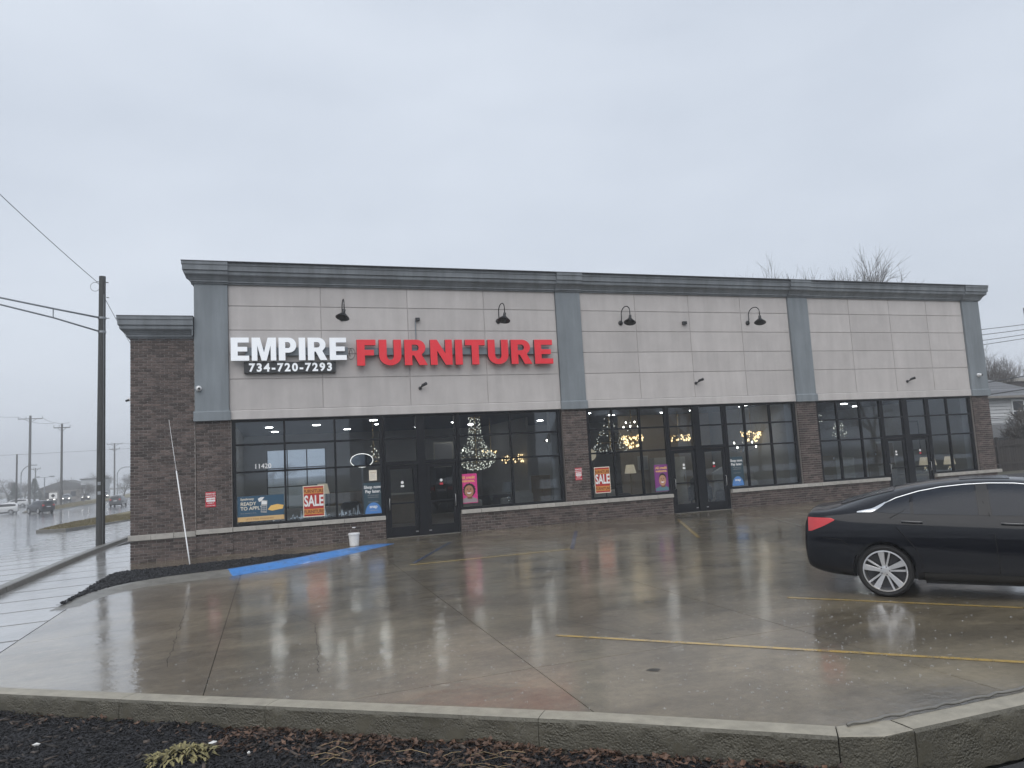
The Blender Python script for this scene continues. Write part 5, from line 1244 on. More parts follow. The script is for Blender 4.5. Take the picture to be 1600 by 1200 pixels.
# black saloon in the right foreground.  stations: x, bottom, shoulder, belt, top, half width, top half width, rear bulge
SED = [(-.968, .50, .84, .92, .99, .50, .42, .0), (-.967, .40, .89, .97, 1.06, .64, .54, .0), (-.965, .36, .90, .98, 1.09, .68, .58, .0), (-.96, .34, .91, 1.0, 1.11, .74, .62, .0), (-.945, .325, .92, 1.03, 1.145, .79, .66, .0), (-.90, .30, .925, 1.04, 1.15, .825, .68, .0), (-.80, .27, .93, 1.045, 1.155, .865, .67, .0), (-.66, .24, .93, 1.05, 1.165, .885, .66, .0), (-.45, .22, .93, 1.055, 1.215, .905, .62, 0), (-.15, .21, .925, 1.055, 1.305, .915, .59, 0),
       (.2, .20, .92, 1.05, 1.395, .92, .575, 0), (.6, .19, .915, 1.04, 1.46, .925, .575, 0), (1.0, .18, .905, 1.03, 1.49, .925, .58, 0), (1.4, .18, .895, 1.015, 1.492, .925, .58, 0), (1.8, .18, .885, .995, 1.455, .925, .575, 0), (2.15, .18, .875, .98, 1.36, .92, .57, 0), (2.5, .18, .86, .965, 1.2, .915, .58, 0),
       (2.78, .19, .84, .94, 1.035, .91, .62, 0), (3.1, .20, .80, .88, .97, .90, .66, 0), (3.45, .21, .72, .79, .90, .87, .66, 0), (3.66, .23, .64, .71, .81, .80, .6, 0), (3.76, .28, .58, .63, .70, .66, .5, 0), (3.79, .34, .54, .57, .6, .5, .4, 0)]
SED = [(x, zb, zs, zt_, ztp, W, Wt, (1.0 if x < -.85 else .0)) for (x, zb, zs, zt_, ztp, W, Wt, d) in SED]
WTOP = [(-.10, 1.115), (.02, 1.185), (.2, 1.262), (.40, 1.325), (.62, 1.372), (.83, 1.40), (1.1, 1.418), (1.35, 1.42), (1.6, 1.405), (1.85, 1.365), (2.1, 1.295), (2.3, 1.215), (2.5, 1.12), (2.62, 1.05)]
def seg(pts, a, b):
    def f(x):
        for (x0, z0), (x1, z1) in zip(pts, pts[1:]):
            if x0 <= x <= x1: return z0+(z1-z0)*(x-x0)/(x1-x0)
    return [(a+(b-a)*k/10, f(a+(b-a)*k/10)) for k in range(11)]
belt = lambda a, b: [(a, 1.075-.028*a), (b, 1.075-.028*b)]
det = dict(top_glass=[('rear_glass', -.5, .18, .50, .50), ('windscreen', 2.62, 1.95, .58, .50), ('sunroof', .95, 1.5, .40, .40)],
    seams=[[(.42, 1.38), (.36, 1.22), (.28, 1.10), (.12, 1.02), (.2, .88), (.34, .70), (.42, .55), (.44, .40)], [(1.12, 1.42), (1.17, 1.2), (1.22, 1.05), (1.25, .8), (1.26, .5), (1.26, .34)], [(.44, .335), (.8, .325), (1.26, .315), (2.2, .31)], [(2.62, 1.02), (2.55, .8), (2.3, .5), (2.25, .33)], [(-.95, .72), (-.7, .76), (-.5, .74), (-.40, .66)]],
    chrome=[seg(WTOP, -.06, 2.58), ], handles=[(.25, .965), (1.33, .935)],
    patches=[('quarter_trim', [(-.27, 1.10), (-.08, 1.135), (.04, 1.195), (.08, 1.215)], [(-.27, 1.085), (-.08, 1.09), (.03, 1.155), (.08, 1.20)], 'chrome'), ('side_sill', [(.45, .33), (2.2, .30)], [(.45, .225), (2.2, .21)], 'plastic'),
             ('tail_lamp', [(-.985, 1.02), (-.9, 1.03), (-.60, 1.02), (-.555, 1.0)], [(-.985, .84), (-.86, .85), (-.7, .915), (-.555, .99)], 'redlens')],
    ends=[('tail_lamp', .35, .72, .85, .99, True, 'redlens'), ('number_plate', -.26, .26, .78, .9, True, 'clearlens'), ('headlamp', .4, .74, .6, .7, False, 'clearlens'), ('grille', -.45, .45, .42, .58, False, 'plastic')])
gs = [('quarter_window', seg(WTOP, -.06, .36), [(-.06, 1.10), (.12, 1.075), (.36, 1.068)]), ('rear_side_window', seg(WTOP, .40, 1.10), belt(.40, 1.10)), ('front_side_window', seg(WTOP, 1.25, 2.45), belt(1.25, 2.45)), ('door_pillar', [(1.115, 1.41), (1.235, 1.41)], belt(1.115, 1.235))]
axd = Vector((.655, -.755)).normalized(); nl = Vector((axd.y, -axd.x))      # nl points to the driver's side, toward the camera
if nl.dot(Vector((CAM.x-8.94, CAM.y+14.13))) < 0: nl = -nl
cpos = Vector((8.93, -14.12))-nl*.84
make_car('parked_car', 'black four door saloon parked at the right edge of the wet lot', SED, M['blackpaint'], (cpos.x, cpos.y, .0), math.atan2(axd.y, axd.x), (0, 2.83), .337, gs, det, scale=1.03)

# vehicles on the street
SUV = [(-.92, .42, .95, 1.05, 1.2, .66, .5, 0), (-.88, .34, 1.0, 1.12, 1.5, .82, .56, 0), (-.7, .3, 1.0, 1.12, 1.66, .88, .6, 0), (-.2, .28, 1.0, 1.12, 1.7, .91, .62, 0), (.8, .26, 1.0, 1.1, 1.71, .92, .62, 0), (1.6, .26, .99, 1.08, 1.68, .92, .61, 0), (2.1, .27, .98, 1.06, 1.5, .91, .6, 0), (2.5, .28, .96, 1.04, 1.2, .9, .64, 0), (2.9, .3, .92, 1.0, 1.08, .89, .7, 0), (3.4, .32, .84, .9, .98, .84, .66, 0), (3.55, .38, .7, .76, .82, .68, .5, 0)]
sg = [('side_window', [(-.6, 1.5), (.2, 1.6), (1.5, 1.6), (2.2, 1.3)], [(-.6, 1.16), (2.2, 1.12)])]
sd_ = dict(top_glass=[('windscreen', 2.5, 1.75, .6, .5)], ends=[('rear_window', -.5, .5, 1.2, 1.5, True, 'carglass'), ('tail_lamp', .5, .76, .95, 1.15, True, 'redlens'), ('number_plate', -.24, .24, .8, .92, True, 'clearlens'), ('headlamp', .45, .72, .72, .85, False, 'headlit'), ('grille', -.4, .4, .5, .72, False, 'plastic')], seams=[[(.2, 1.6), (.15, 1.1), (.25, .5)], [(1.2, 1.62), (1.2, .4)]])
HAT = [(x*.92, zb, zs-.05, zt_-.05, zp-.17, W*.96, Wt*.96, d) for x, zb, zs, zt_, zp, W, Wt, d in SUV]
hg = [('side_window', [(-.55, 1.36), (.2, 1.43), (1.4, 1.43), (2.0, 1.16)], [(-.55, 1.1), (2.0, 1.05)])]
hd = dict(top_glass=[('windscreen', 2.3, 1.62, .57, .48)], ends=[('rear_window', -.5, .5, 1.08, 1.33, True, 'carglass'), ('tail_lamp', .46, .72, .86, 1.02, True, 'redlens'), ('headlamp', .42, .68, .66, .78, False, 'clearlens')], seams=[[(.2, 1.45), (.15, 1.0), (.25, .5)], [(1.1, 1.45), (1.1, .4)]])
make_car('street_car', 'white hatchback at the far left edge on the wet street', HAT, M['whitepaint'], (-33.4, 96.8, -1.42), R(190), (0, 2.4), .32, hg, hd, 'cars on the street')
make_car('street_car', 'dark sport utility car turning on the street beside the white hatchback', SUV, M['darkpaint'], (-27.2, 88.5, -1.33), R(128), (0, 2.62), .36, sg, sd_, 'cars on the street')
make_car('street_car', 'grey sport utility car driving away near the brick wing', SUV, M['greypaint'], (-21.6, 103.6, -1.467), R(88), (0, 2.62), .36, sg, sd_, 'cars on the street')
src = make_car('street_car', 'nearest oncoming car with lit headlamps beyond the median', SUV, M['greypaint'], (-43.9, 159, -1.467), R(-80), (0, 2.62), .36, sg, sd_, 'cars on the street')
for x, y_, lab in ((-42.1, 163, 'second oncoming car with lit headlamps beyond the median'), (-39.4, 168, 'third oncoming car with lit headlamps beyond the median'), (-36.4, 172, 'fourth oncoming car with lit headlamps beyond the median'), (-46.0, 180, 'farthest oncoming car with lit headlamps beyond the median')):
    c = copy_tree(src); c.location = (x, y_, -1.467); c['label'] = lab
c = copy_tree([o for o in scene.objects if o.get('label', '').startswith('white hatchback')][0]); c.location = (-44, 140, -1.467); c.rotation_euler = (0, 0, R(188)); c['label'] = 'pale car between the two left utility poles far down the street'

# ================================================================== POLES, WIRES, TREES, HOUSES
M['wood'] = mat('weathered_pole_wood', (.048, .05, .05), .8, var=.45, scale=6, stretch=(5, 5, .25), bump=.5)
M['farwood'] = mat('far_pole_wood', (.07, .068, .065), .8, var=.2, scale=3)
M['galv'] = mat('galvanised_steel', (.28, .30, .32), .45, metal=.7)
M['bark'] = mat('bare_bark', (.085, .075, .065), .9, var=.2, scale=4)
t = thing('utility_pole', 'tall dark wooden pole with a mast arm standing on the street walkway', 'pole', (-4.93, 8.26, -.12))
MB().tube([(-4.93, 8.26, -.3), (-4.92, 8.26, 4), (-4.9, 8.26, 9.91)], [.155, .14, .115], 16).build('post', M['wood'], t, smooth=40)
MB().tube([(-4.95, 8.2, 8.30), (-6.25, 7.2, 8.42), (-9.8, 4.4, 8.78)], [.035, .033, .028], 8).build('upper_arm', M['galv'], t, smooth=True)
MB().tube([(-4.95, 8.2, 7.77), (-6.25, 7.2, 8.09), (-9.8, 4.4, 8.70)], [.03, .03, .026], 8).build('lower_arm', M['galv'], t, smooth=True)
MB().tube([(-6.25, 7.2, 8.08), (-6.25, 7.2, 8.43)], .022, 6).build('strut', M['galv'], t)
MB().tube([(-5.1, 8.2, 9.69), (-4.7, 8.3, 9.69)], .02, 6).build('bolt', M['galv'], t); MB().tube([(-4.76, 8.26, 9.1), (-4.68, 8.26, 9.1)], .02, 6).build('bolt', M['galv'], t); MB().tube([(-4.76, 8.26, 8.3), (-4.66, 8.26, 8.3)], .018, 6).build('bolt', M['galv'], t)
MB().tube([(-5.12+.16*math.cos(k*.45), 8.15, 9.48+.17*math.sin(k*.45)) for k in range(14)], .008, 5).build('wire_coil', M['black'], t)
MB().tube([(-4.93+.10, 8.26-.118, -.1), (-4.92+.09, 8.26-.112, 4), (-4.9+.07, 8.26-.095, 9.2)], .012, 5).build('ground_wire', M['galv'], t)
for z_ in (1.7, 2.05): MB().box(-5.0, -4.90, 8.26-.158, 8.26-.146, z_, z_+.12).build('tag', M['galv'], t)
for z_ in (7.77, 8.30): MB().lathe([(.135, -.04), (.142, -.04), (.142, .04), (.135, .04)], (-4.905, 8.26, z_), 16, close=True).build('bracket', M['galv'], t)
def wire(label, a, b, sag, r=.012, cat='wire'):
    a, b = Vector(a), Vector(b); pts = [a+(b-a)*k/16-Vector((0, 0, sag*4*(k/16)*(1-k/16))) for k in range(17)]
    tag(MB().tube(pts, r, 5).build('overhead_wire', M['black'], None, smooth=True), label, cat, 'overhead wires')
wire('wire rising from the near pole top to the upper left corner', (-5.08, 8.2, 9.69), (-9.2, -4.2, 13.9), .25, .011)
wire('wire dropping from the near pole toward the brick wing', (-4.82, 8.26, 9.07), (-4.4, 15.0, 7.35), .1, .010)
def power_pole(x, y, z, h, lab, arms, r=.2):
    t = thing('power_pole', lab, 'pole', (x, y, z), 0, 'far power poles')
    MB().tube([(x, y, z-.2), (x, y, z+h)], [r, r*.75], 10).build('post', M['farwood'], t, smooth=40)
    for za, w_ in arms:
        MB().tube([(x-w_, y, z+h-za), (x+w_, y, z+h-za)], .09, 6).build('crossarm', M['farwood'], t)
        for s in (-1, -.35, 1): MB().tube([(x+s*w_, y, z+h-za), (x+s*w_, y, z+h-za+.5)], .06, 6).build('insulator', M['galv'], t)
        for s in (-1, 1): MB().tube([(x+s*w_*.55, y, z+h-za), (x, y, z+h-za-.8)], .04, 5).build('brace', M['farwood'], t)
power_pole(-48.7, 160.8, -1.5, 19.2, 'tallest far power pole with crossarm left of the near pole', [(.7, 2.3)], .30)
power_pole(-35.3, 130, -1.5, 14.9, 'far power pole with braced crossarm nearest the near pole', [(.7, 1.3)], .22)
power_pole(-40.1, 203.5, -1.5, 14.5, 'far power pole with two crossarms between near pole and brick wing', [(.2, 1.9), (1.6, 1.2)], .24)
power_pole(-41.8, 128.2, -1.5, 9.6, 'short far pole without crossarm at the left edge', [], .17)
power_pole(-62, 215, -1.5, 9, 'small distant pole left of the far gabled building', [(.3, 1.2)], .16)
for k, z in enumerate((17.2, 16.9)): wire(('upper' if k == 0 else 'lower')+' wire between the two far power poles', (-48.7+2.2*(1 if k else -1), 160.8, z+.3), (-35.3+1.2*(1 if k else -1), 130, 13.6), .6, .03)
wire('wire from the tallest far pole out of the left edge', (-51, 160.8, 17.4), (-74, 150, 20), .6, .03); wire('long level wire crossing behind the near pole', (-95, 190, 10.6), (-22, 200, 11.6), .4, .035); wire('level wire from the two arm pole toward the wing', (-38.4, 203.5, 12.9), (-20, 195, 12.4), .3, .035)
# street lamps
def street_lamp(x, y, z, h, lab, double):
    t = thing('street_lamp', lab, 'street lamp', (x, y, z), 0, 'far street lamps')
    if double:
        MB().tube([(x, y, z), (x, y, z+h)], .12, 8).build('post', M['galv'], t)
        for s in (-1, 1): MB().tube([(x, y, z+h-.1), (x+s*1.2, y, z+h+.1)], .06, 6).build('arm', M['galv'], t); MB().box(x+s*1.5-.45, x+s*1.5+.45, y-.3, y+.3, z+h-.05, z+h+.25).build('lamp_head', M['galv'], t)
    else:
        MB().tube([(x, y, z), (x, y, z+h*.75)]+[(x+2.2-2.2*math.cos(R(a)), y, z+h*.75+h*.25*math.sin(R(a))) for a in range(0, 91, 15)], .11, 8).build('post', M['galv'], t, smooth=True); MB().box(x+2.1, x+3.0, y-.2, y+.2, z+h-.15, z+h+.05).build('lamp_head', M['galv'], t)
street_lamp(-51.9, 166.6, -1.5, 8.6, 'curved street lamp beside the tallest far pole', False); street_lamp(-49.0, 173, -1.5, 5.8, 'two headed lot lamp in front of the far gabled building', True); street_lamp(-37.0, 190, -1.5, 7.6, 'curved street lamp just left of the near pole', False)
t = thing('road_sign', 'small square road sign on the median beyond the turning car', 'sign', (-31.2, 108.3, -1.5)); MB().tube([(-31.2, 108.3, -1.4), (-31.2, 108.3, 1.2)], .05, 6).build('post', M['galv'], t); MB().box(-31.75, -30.65, 108.2, 108.24, .2, 1.1).build('plate', P_['swhite'], t)
MB().prism([(-31.5, .65), (-31.2, .95), (-30.9, .65), (-31.2, .35)], 'y', 108.18, 108.199).build('symbol', M['black'], t)
# --- bare trees
def bare_tree(seed, h, spread=.55, levels=5, trunk=.02, up_=.35, first=.28, kids=(3, 4)):
    rd_ = random.Random(seed); tr = MB(); tw = MB()
    def grow(p, d, l, r, lev):
        n = 3 if lev < 3 else 2; pts = [p]; q = p; dd = d
        for k in range(n):
            dd = (dd+Vector((rd_.gauss(0, .10), rd_.gauss(0, .10), rd_.gauss(.03, .06)))).normalized(); q = q+dd*l/n; pts.append(q)
        rs = [r*(1-.45*k/n) for k in range(n+1)]
        (tr if lev < 2 else tw).tube(pts, rs, 6 if lev < 2 else 3)
        if lev >= levels: return
        for k in range(rd_.randint(*kids)+(1 if lev >= 2 else 0)):
            f = rd_.uniform(.35, 1) if lev else rd_.uniform(.45, 1); b = pts[0]+(pts[-1]-pts[0])*f
            i = min(int(f*n), n-1); b = pts[i]+(pts[i+1]-pts[i])*(f*n-i)
            a = rd_.uniform(0, 6.28); side = dd.orthogonal().normalized(); side = Matrix.Rotation(a, 3, dd) @ side
            nd = (dd*(1-spread*.6)+side*spread*rd_.uniform(.6, 1.2)+Vector((0, 0, up_*rd_.uniform(.3, 1)))).normalized()
            grow(b, nd, l*rd_.uniform(.55, .82), max(rs[-1]*rd_.uniform(.5, .75), .011), lev+1)
        grow(q, (dd+Vector((rd_.gauss(0, .15), rd_.gauss(0, .15), .1))).normalized(), l*.75, rs[-1]*.85, lev+1)
    grow(Vector((0, 0, -.1)), Vector((0, 0, 1)), h*first, h*trunk, 0)
    zmax = max(v[2] for v in tw.v); s = h/zmax
    for m_ in (tr, tw): m_.v = [(x*s, y*s, z*s) for x, y, z in m_.v]
    return tr.mesh('trunk'), tw.mesh('crown')
TREES = {}
def plant_tree(kind, loc, h, rz, lab, grp, cat='tree', sx=1):
    tr, tw = TREES[kind]; t = thing('bare_tree', lab, cat, loc, rz, grp, local=True); t.scale = (h*sx, h*sx, h)
    a = obj('trunk', tr, M['bark'], t); c = obj('crown', tw, M['bark'], t); return t
for k, kw in dict(a=dict(seed=3, h=1, levels=5, trunk=.016), b=dict(seed=11, h=1, levels=5, spread=.42, up_=.55, trunk=.015), c=dict(seed=23, h=1, levels=4, spread=.75, up_=.15, trunk=.018, first=.18, kids=(4, 5)), d=dict(seed=31, h=1, levels=5, spread=.5, first=.2, up_=.5, trunk=.013, kids=(3, 4))).items():
    # unit trees: keep twigs thin relative to height
    def unit_(seed, h, **k2): return bare_tree(seed, 20, **k2)
    kw2 = {q: v for q, v in kw.items() if q not in ('h', 'seed')}; tr, tw = bare_tree(kw['seed'], 20.0, **kw2)
    for me in (tr, tw):
        for v in me.vertices: v.co /= 20
    TREES[k] = (tr, tw)
tr, tw = bare_tree(51, 5.0, levels=4, spread=.7, up_=.3, first=.16, trunk=.014, kids=(4, 5))
for me in (tr, tw):
    for v in me.vertices: v.co /= 5
TREES['e'] = (tr, tw)
G = 'bare trees behind the shop'
for i, (k, x, y, h, rz, lab, sx) in enumerate([('b', 47.0, 31, 19.0, .4, 'leftmost bare tree crown rising over the right half of the cornice', 1.0), ('b', 50.4, 31, 19.4, 2.2, 'tallest bare tree crown rising over the cornice', 1.0), ('d', 54.2, 33, 19.9, 4.0, 'third bare tree crown over the cornice', .9), ('d', 57.6, 35, 19.6, 1.1, 'rightmost bare tree crown low over the cornice', .9)]):
    plant_tree(k, (x, y, -.2), h, rz, lab, G, sx=sx)
plant_tree('a', (48.9, 32, -.2), 20.3, 1.9, 'broad fine twigged crown between the first two crowns over the cornice', G, sx=.95); plant_tree('a', (54.6, 35, -.2), 21.3, 3.7, 'broad fine twigged crown toward the right over the cornice', G, sx=.95)
plant_tree('d', (39.0, 30, -.2), 18.0, .3, 'single twig tip showing above the middle of the cornice', G, sx=.5)
plant_tree('a', (73.0, 33, -.2), 13.2, .9, 'spreading bare tree above the white house roof', G, sx=1.1)
plant_tree('b', (65.5, 28, -.2), 10.5, 2.9, 'pale bare tree just beside the right shop corner', G, sx=.9)
plant_tree('e', (45.3, 10.4, -.1), 4.0, 1.4, 'bare shrub standing before the white house', 'bare shrubs behind the fence', 'shrub', 1.0); plant_tree('e', (47.4, 11.4, -.1), 4.6, 4.4, 'larger bare shrub at the right edge before the house', 'bare shrubs behind the fence', 'shrub', 1.1)
G2 = 'bare trees down the street'
far = [('c', -35.3, 146.4, 4.6, 'round bare street tree on the median left of the near pole'), ('c', -31.9, 168.2, 5.2, 'round bare street tree between near pole and brick wing'), ('c', -36.2, 126.5, 3.0, 'smallest bare street tree beside the road sign'), ('a', -30, 220, 7.5, 'hazy bare tree nearest the brick wing'), ('c', -41, 178, 4.6, 'hazy street tree behind the near pole')]
for i, (k, x, y, h, lab) in enumerate(far): plant_tree(k, (x, y, -1.5), h, i*1.3, lab, G2, sx=1.25)
# hazy wood that closes the street
fwm = MB()
for k in range(44):
    x = -175+k*4.2+random.uniform(-2, 2); y = 265+random.uniform(-18, 28); h = random.uniform(5.5, 9.5)
    tr, tw = TREES['ac'[k % 2]]; c_, s_ = math.cos(k), math.sin(k)
    for me in (tr, tw):
        o_ = len(fwm.v); fwm.v += [((v.co.x*c_-v.co.y*s_)*h*1.5+x, (v.co.x*s_+v.co.y*c_)*h*1.5+y, v.co.z*h-1.6) for v in me.vertices]; fwm.f += [tuple(i+o_ for i in p.vertices) for p in me.polygons]
o = fwm.build('distant_wood', M['bark'], None, fix=False); tag(o, 'hazy belt of bare trees at the end of the street', 'trees', kind='stuff')
# evergreens at the far left
M['fir'] = mat('dark_fir', (.035, .05, .035), .8, var=.3, scale=2)
for i, (x, y, h, lab) in enumerate(((-70, 208, 6.5, 'dark evergreen at the left edge of the street'), (-64, 205, 5.2, 'lower dark evergreen beside the short far pole'), (-59, 203, 6.0, 'dark evergreen left of the far gabled building'))):
    t = thing('evergreen_tree', lab, 'tree', (x, y, -1.5), i, 'far evergreens', local=True); MB().tube([(0, 0, 0), (0, 0, h)], [.25, .04], 6).build('trunk', M['bark'], t); mb = MB()
    for k in range(900):
        z = h*(.1+.9*random.random()**1.2); r = (1-z/h)*h*.38*random.random()**.5+.1; a = random.uniform(0, 6.28); l = .45; p = Vector((r*math.cos(a), r*math.sin(a), z)); d = Vector((math.cos(a), math.sin(a), -.4))*l; e = Vector((-math.sin(a), math.cos(a), .2))*.22
        mb.add([p-e, p+e, p+d], [(0, 1, 2)])
    mb.build('crown', M['fir'], t, fix=False)
# far buildings down the street
M['farwall'] = mat('far_wall', (.24, .22, .2), .8); M['farroof'] = mat('far_roof', (.10, .10, .10), .8); M['farwhite'] = mat('far_pale_wall', (.42, .44, .46), .7)
t = thing('far_building', 'low gabled building far down the street', 'building', (-53, 203, -1.5)); MB().box(-58, -46, 203, 213, -1.6, 1.3).build('wall', M['farwall'], t); MB().prism([(-59, 1.3), (-45, 1.3), (-52, 3.6)], 'y', 202.5, 213.5).build('roof', M['farroof'], t)
for x in (-56.5, -53.5, -50.5, -48): MB().box(x, x+1.2, 202.93, 202.99, -.9, .5).build('window', M['carglass'], t)
t = thing('far_building', 'pale box like building behind the street trees', 'building', (-45, 200, -1.5)); MB().box(-47.5, -42.5, 200, 210, -1.6, 3.4).build('wall', M['farwhite'], t); MB().box(-47.7, -42.3, 199.8, 210.2, 3.4, 3.7).build('parapet', M['farroof'], t)
t = thing('far_building', 'dark roofed shop with flat canopy far down the street', 'building', (-50, 190, -1.5)); MB().box(-50.5, -44.6, 188, 192, 1.0, 2.0).build('canopy', M['farroof'], t)
for x in (-50.2, -45): MB().tube([(x, 190, -1.5), (x, 190, 1.0)], .2, 8).build('column', M['farwall'], t)

# --- white house, fence and clutter to the right of the shop
M['siding'] = mat('white_siding', (.55, .56, .57), .7, var=.06, scale=3); M['shingle'] = mat('grey_shingle', (.135, .14, .15), .9, var=.25, scale=14, island=.2); M['fencewood'] = mat('dark_fence_wood', (.03, .025, .022), .85, var=.3, scale=7, stretch=(3, 3, .4), island=.3)
hs = thing('white_house', 'white clapboard house with grey hip roof right of the shop', 'house', (50, 18, -.1))
MB().box(40.05, 57.45, 18.05, 27, -.1, 4.85).build('wall', M['siding'], hs)
z = -.1; k = 0
while z < 4.8:
    if z > 1.6: MB().prism([(17.955, z), (18.03, z+.235), (18.06, z+.235), (18.06, z)], 'x', 46, 57.5).build('siding_board', M['siding'], hs)
    z += .25
rf = MB().add([(39.4, 17.4, 4.86), (58.1, 17.4, 4.86), (58.1, 27.6, 4.86), (39.4, 27.6, 4.86), (44.6, 22.5, 7.5), (52.9, 22.5, 7.5)], [(0, 1, 5, 4), (1, 2, 5), (2, 3, 4, 5), (3, 0, 4), (3, 2, 1, 0)]).build('roof', M['shingle'], hs)
for k in range(12):    # shingle courses
    f0, f1 = k/12, (k+1)/12; y0, y1 = 17.4+5.1*f0, 17.4+5.1*f1; z0, z1 = 4.86+2.64*f0, 4.86+2.64*f1; xa = 39.4+5.2*f0; xb = 58.1-5.2*f0
    MB().add([(xa, y0-.02, z0+.03), (xb, y0-.02, z0+.03), (xb-5.2/12, y1-.02, z1+.012), (xa+5.2/12, y1-.02, z1+.012), (xa, y0-.02, z0-.0), (xb, y0-.02, z0-.0)], [(0, 1, 2, 3), (4, 5, 1, 0)]).build('shingle_course', M['shingle'], rf)
MB().box(39.3, 58.2, 17.3, 17.4, 4.72, 4.88).build('gutter', M['farwall'], hs)
for x in (54.2, 50.4):
    wn = MB().box(x-.1, x+1.15, 17.90, 18.0, 2.9, 4.6).build('window', M['white'], hs)
    for z0, z1 in ((3.02, 3.70), (3.78, 4.48)): MB().box(x, x+1.05, 17.885, 17.899, z0, z1).build('pane', M['carglass'], wn)
ch = thing('brick_house', 'brick gable end behind the white house at the right edge', 'house', (72, 32, -.1)); MB().box(67.9, 80, 28, 36, -.1, 6.95).build('wall', M['brick'], ch); MB().box(67.7, 80.2, 27.8, 36.2, 6.95, 7.25).build('parapet', M['stone'], ch)
fn = thing('board_fence', 'dark wooden board fence right of the shop', 'fence', (42, 9.5, -.1))
x = 34.0; k = 0
while x < 52:
    MB().prism([(x, -.1), (x+.185, -.1), (x+.185, 1.72+random.uniform(-.03, .03)), (x, 1.72+random.uniform(-.03, .03))], 'y', 9.5, 9.525).build('board', M['fencewood'], fn); x += .20
for z in (.3, 1.35): MB().box(34, 52, 9.42, 9.495, z, z+.09).build('rail', M['fencewood'], fn)
for x in (36.4, 38.8, 41.2, 43.6, 46.0, 48.4): MB().box(x, x+.12, 9.38, 9.5, -.1, 1.9).build('post', M['fencewood'], fn)
sh = thing('shed', 'low dark shed roof behind the board fence', 'shed', (46, 13, -.1)); MB().box(41, 52, 13, 16, -.1, 1.9).build('wall', M['fencewood'], sh); MB().prism([(12.6, 1.85), (16.4, 1.85), (14.5, 2.75)], 'x', 40.6, 52.4).build('roof', M['farroof'], sh)
cf = thing('chain_link_fence', 'chain link fence post and mesh before the white house', 'fence', (46, 11, -.1))
for x in (42.0, 46.2, 50.4): MB().tube([(x, 11, -.1), (x, 11, 3.1)], .05, 8).build('post', M['black'], cf)
MB().tube([(40, 11, 3.05), (54, 11, 3.05)], .025, 6).build('top_rail', M['black'], cf)
ml = MB()
for k in range(150):
    x = 40+k*.09; ml.tube([(x, 11, 1.4), (x+1.6, 11, 3.0)], .004, 3); ml.tube([(x, 11.01, 3.0), (x+1.6, 11.01, 1.4)], .004, 3)
o = ml.build('mesh_wire', M['galv'], cf, fix=False); o['kind'] = 'stuff'
t = thing('covered_boat', 'pale arched tarpaulin cover behind the board fence', 'cover', (49.5, 12, -.1))
rows = []
for i in range(9):
    x = 46.9+i*.75; rows.append([(x, 12.1-.6*math.cos(R(a)), 1.1+(.85*math.sin(math.pi*(i+1)/11)+.05)*math.sin(R(a))) for a in range(0, 181, 20)])
MB().grid(rows).build('cover', M['farwhite'], t, smooth=True); MB().box(47, 52.8, 11.6, 12.6, -.1, 1.1).build('hull', M['farroof'], t)
# pole and cables at the right edge
t = thing('utility_pole', 'dark pole top at the very right edge of the picture', 'pole', (66.9, 25, -.1)); MB().tube([(66.95, 25, -.1), (66.75, 25, 13.4)], [.24, .2], 10).build('post', M['wood'], t, smooth=40); MB().tube([(66.8, 25, 12.7), (68.8, 25, 12.7)], .09, 6).build('crossarm', M['wood'], t)
for k, (za, zb, lab) in enumerate(((11.9, 10.3, 'topmost thin wire at the right edge'), (11.45, 9.7, 'second wire at the right edge'), (11.0, 9.0, 'third wire at the right edge'), (10.65, 8.5, 'fourth wire at the right edge'))): wire(lab, (66.8, 25, za), (40, 26, zb), .25, .028)
wire('thick upper cable crossing before the white house roof', (70, 18.0, 8.2), (34, 16, 4.4), .3, .04); wire('thick lower cable crossing before the white house roof', (70, 17.0, 7.0), (34, 16, 3.8), .3, .04)

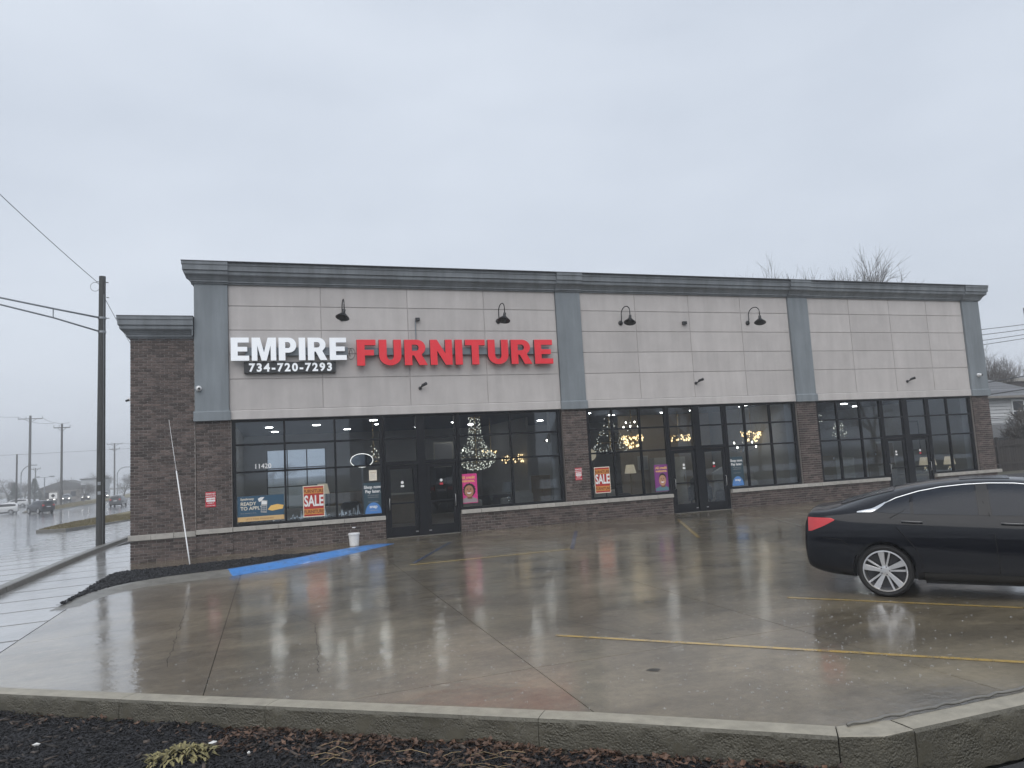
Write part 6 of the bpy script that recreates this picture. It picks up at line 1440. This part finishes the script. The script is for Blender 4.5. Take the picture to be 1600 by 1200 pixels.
# --- across the road behind the camera: what the shop windows mirror
M['navy'] = mat('navy_cladding', (.02, .035, .075), .5, var=.1)
t = thing('navy_building', 'dark blue flat roofed building mirrored in the shop windows', 'building', (22, -66, -.3)); MB().box(11.5, 33.5, -82, -66, -.3, 9.2).build('wall', M['navy'], t); MB().box(11.2, 33.8, -82.3, -65.7, 9.2, 9.7).build('parapet', M['farroof'], t)
for k in range(5): MB().box(12.6+k*4.2, 15.6+k*4.2, -65.99, -65.9, .4, 3.0).build('window', M['carglass'], t)
sheet('back_land', [(-120, -160), (160, -160), (160, -60.2), (-120, -60.2)], lambda x, y=0: -.34, M['land'])
for i, (k, x, y, h, lab) in enumerate((('a', 38, -63, 13, 'big bare tree mirrored in the middle windows'), ('a', 46, -64, 14, 'big bare tree mirrored in the far windows'), ('c', -4, -63, 11, 'bare tree mirrored in the first window'), ('b', 54, -62, 12, 'bare tree mirrored beside the last pier'), ('a', 66, -64, 15, 'wide bare tree mirrored in the last left window'), ('a', 76, -66, 16, 'tall bare tree mirrored over the far doors'), ('c', 88, -65, 14, 'round bare tree mirrored in the last right window'))): plant_tree(k, (x, y, -.3), h, i*1.7, lab, 'trees mirrored in the windows', sx=1.1)
t = thing('brown_house', 'brown house with pitched roof mirrored in the far windows', 'house', (50, -80, -.3)); MB().box(42, 58, -82, -72, -.3, 4.6).build('wall', M['farwall'], t); MB().prism([(-83, 4.6), (-71, 4.6), (-77, 8.2)], 'x', 41, 59).build('roof', M['farroof'], t)
for k in range(3): MB().box(44+k*4.5, 46+k*4.5, -71.99, -71.9, 1.2, 3.0).build('window', M['carglass'], t)

# ================================================================== HAZE
m = bpy.data.materials.new('drizzle_haze'); m.use_nodes = True; nt_ = m.node_tree; nt_.nodes.clear()
o_ = nt_.nodes.new('ShaderNodeOutputMaterial'); pv = nt_.nodes.new('ShaderNodeVolumePrincipled'); pv.inputs['Color'].default_value = (.95, .97, 1, 1); pv.inputs['Density'].default_value = .0020; pv.inputs['Anisotropy'].default_value = .0
nt_.links.new(pv.outputs[0], o_.inputs['Volume'])
hz = MB().box(-620, 620, -620, 620, -3.0, 23.5).build('haze', m, None); hz['kind'] = 'stuff'; hz['label'] = 'grey drizzle haze filling the air'; hz['category'] = 'haze'
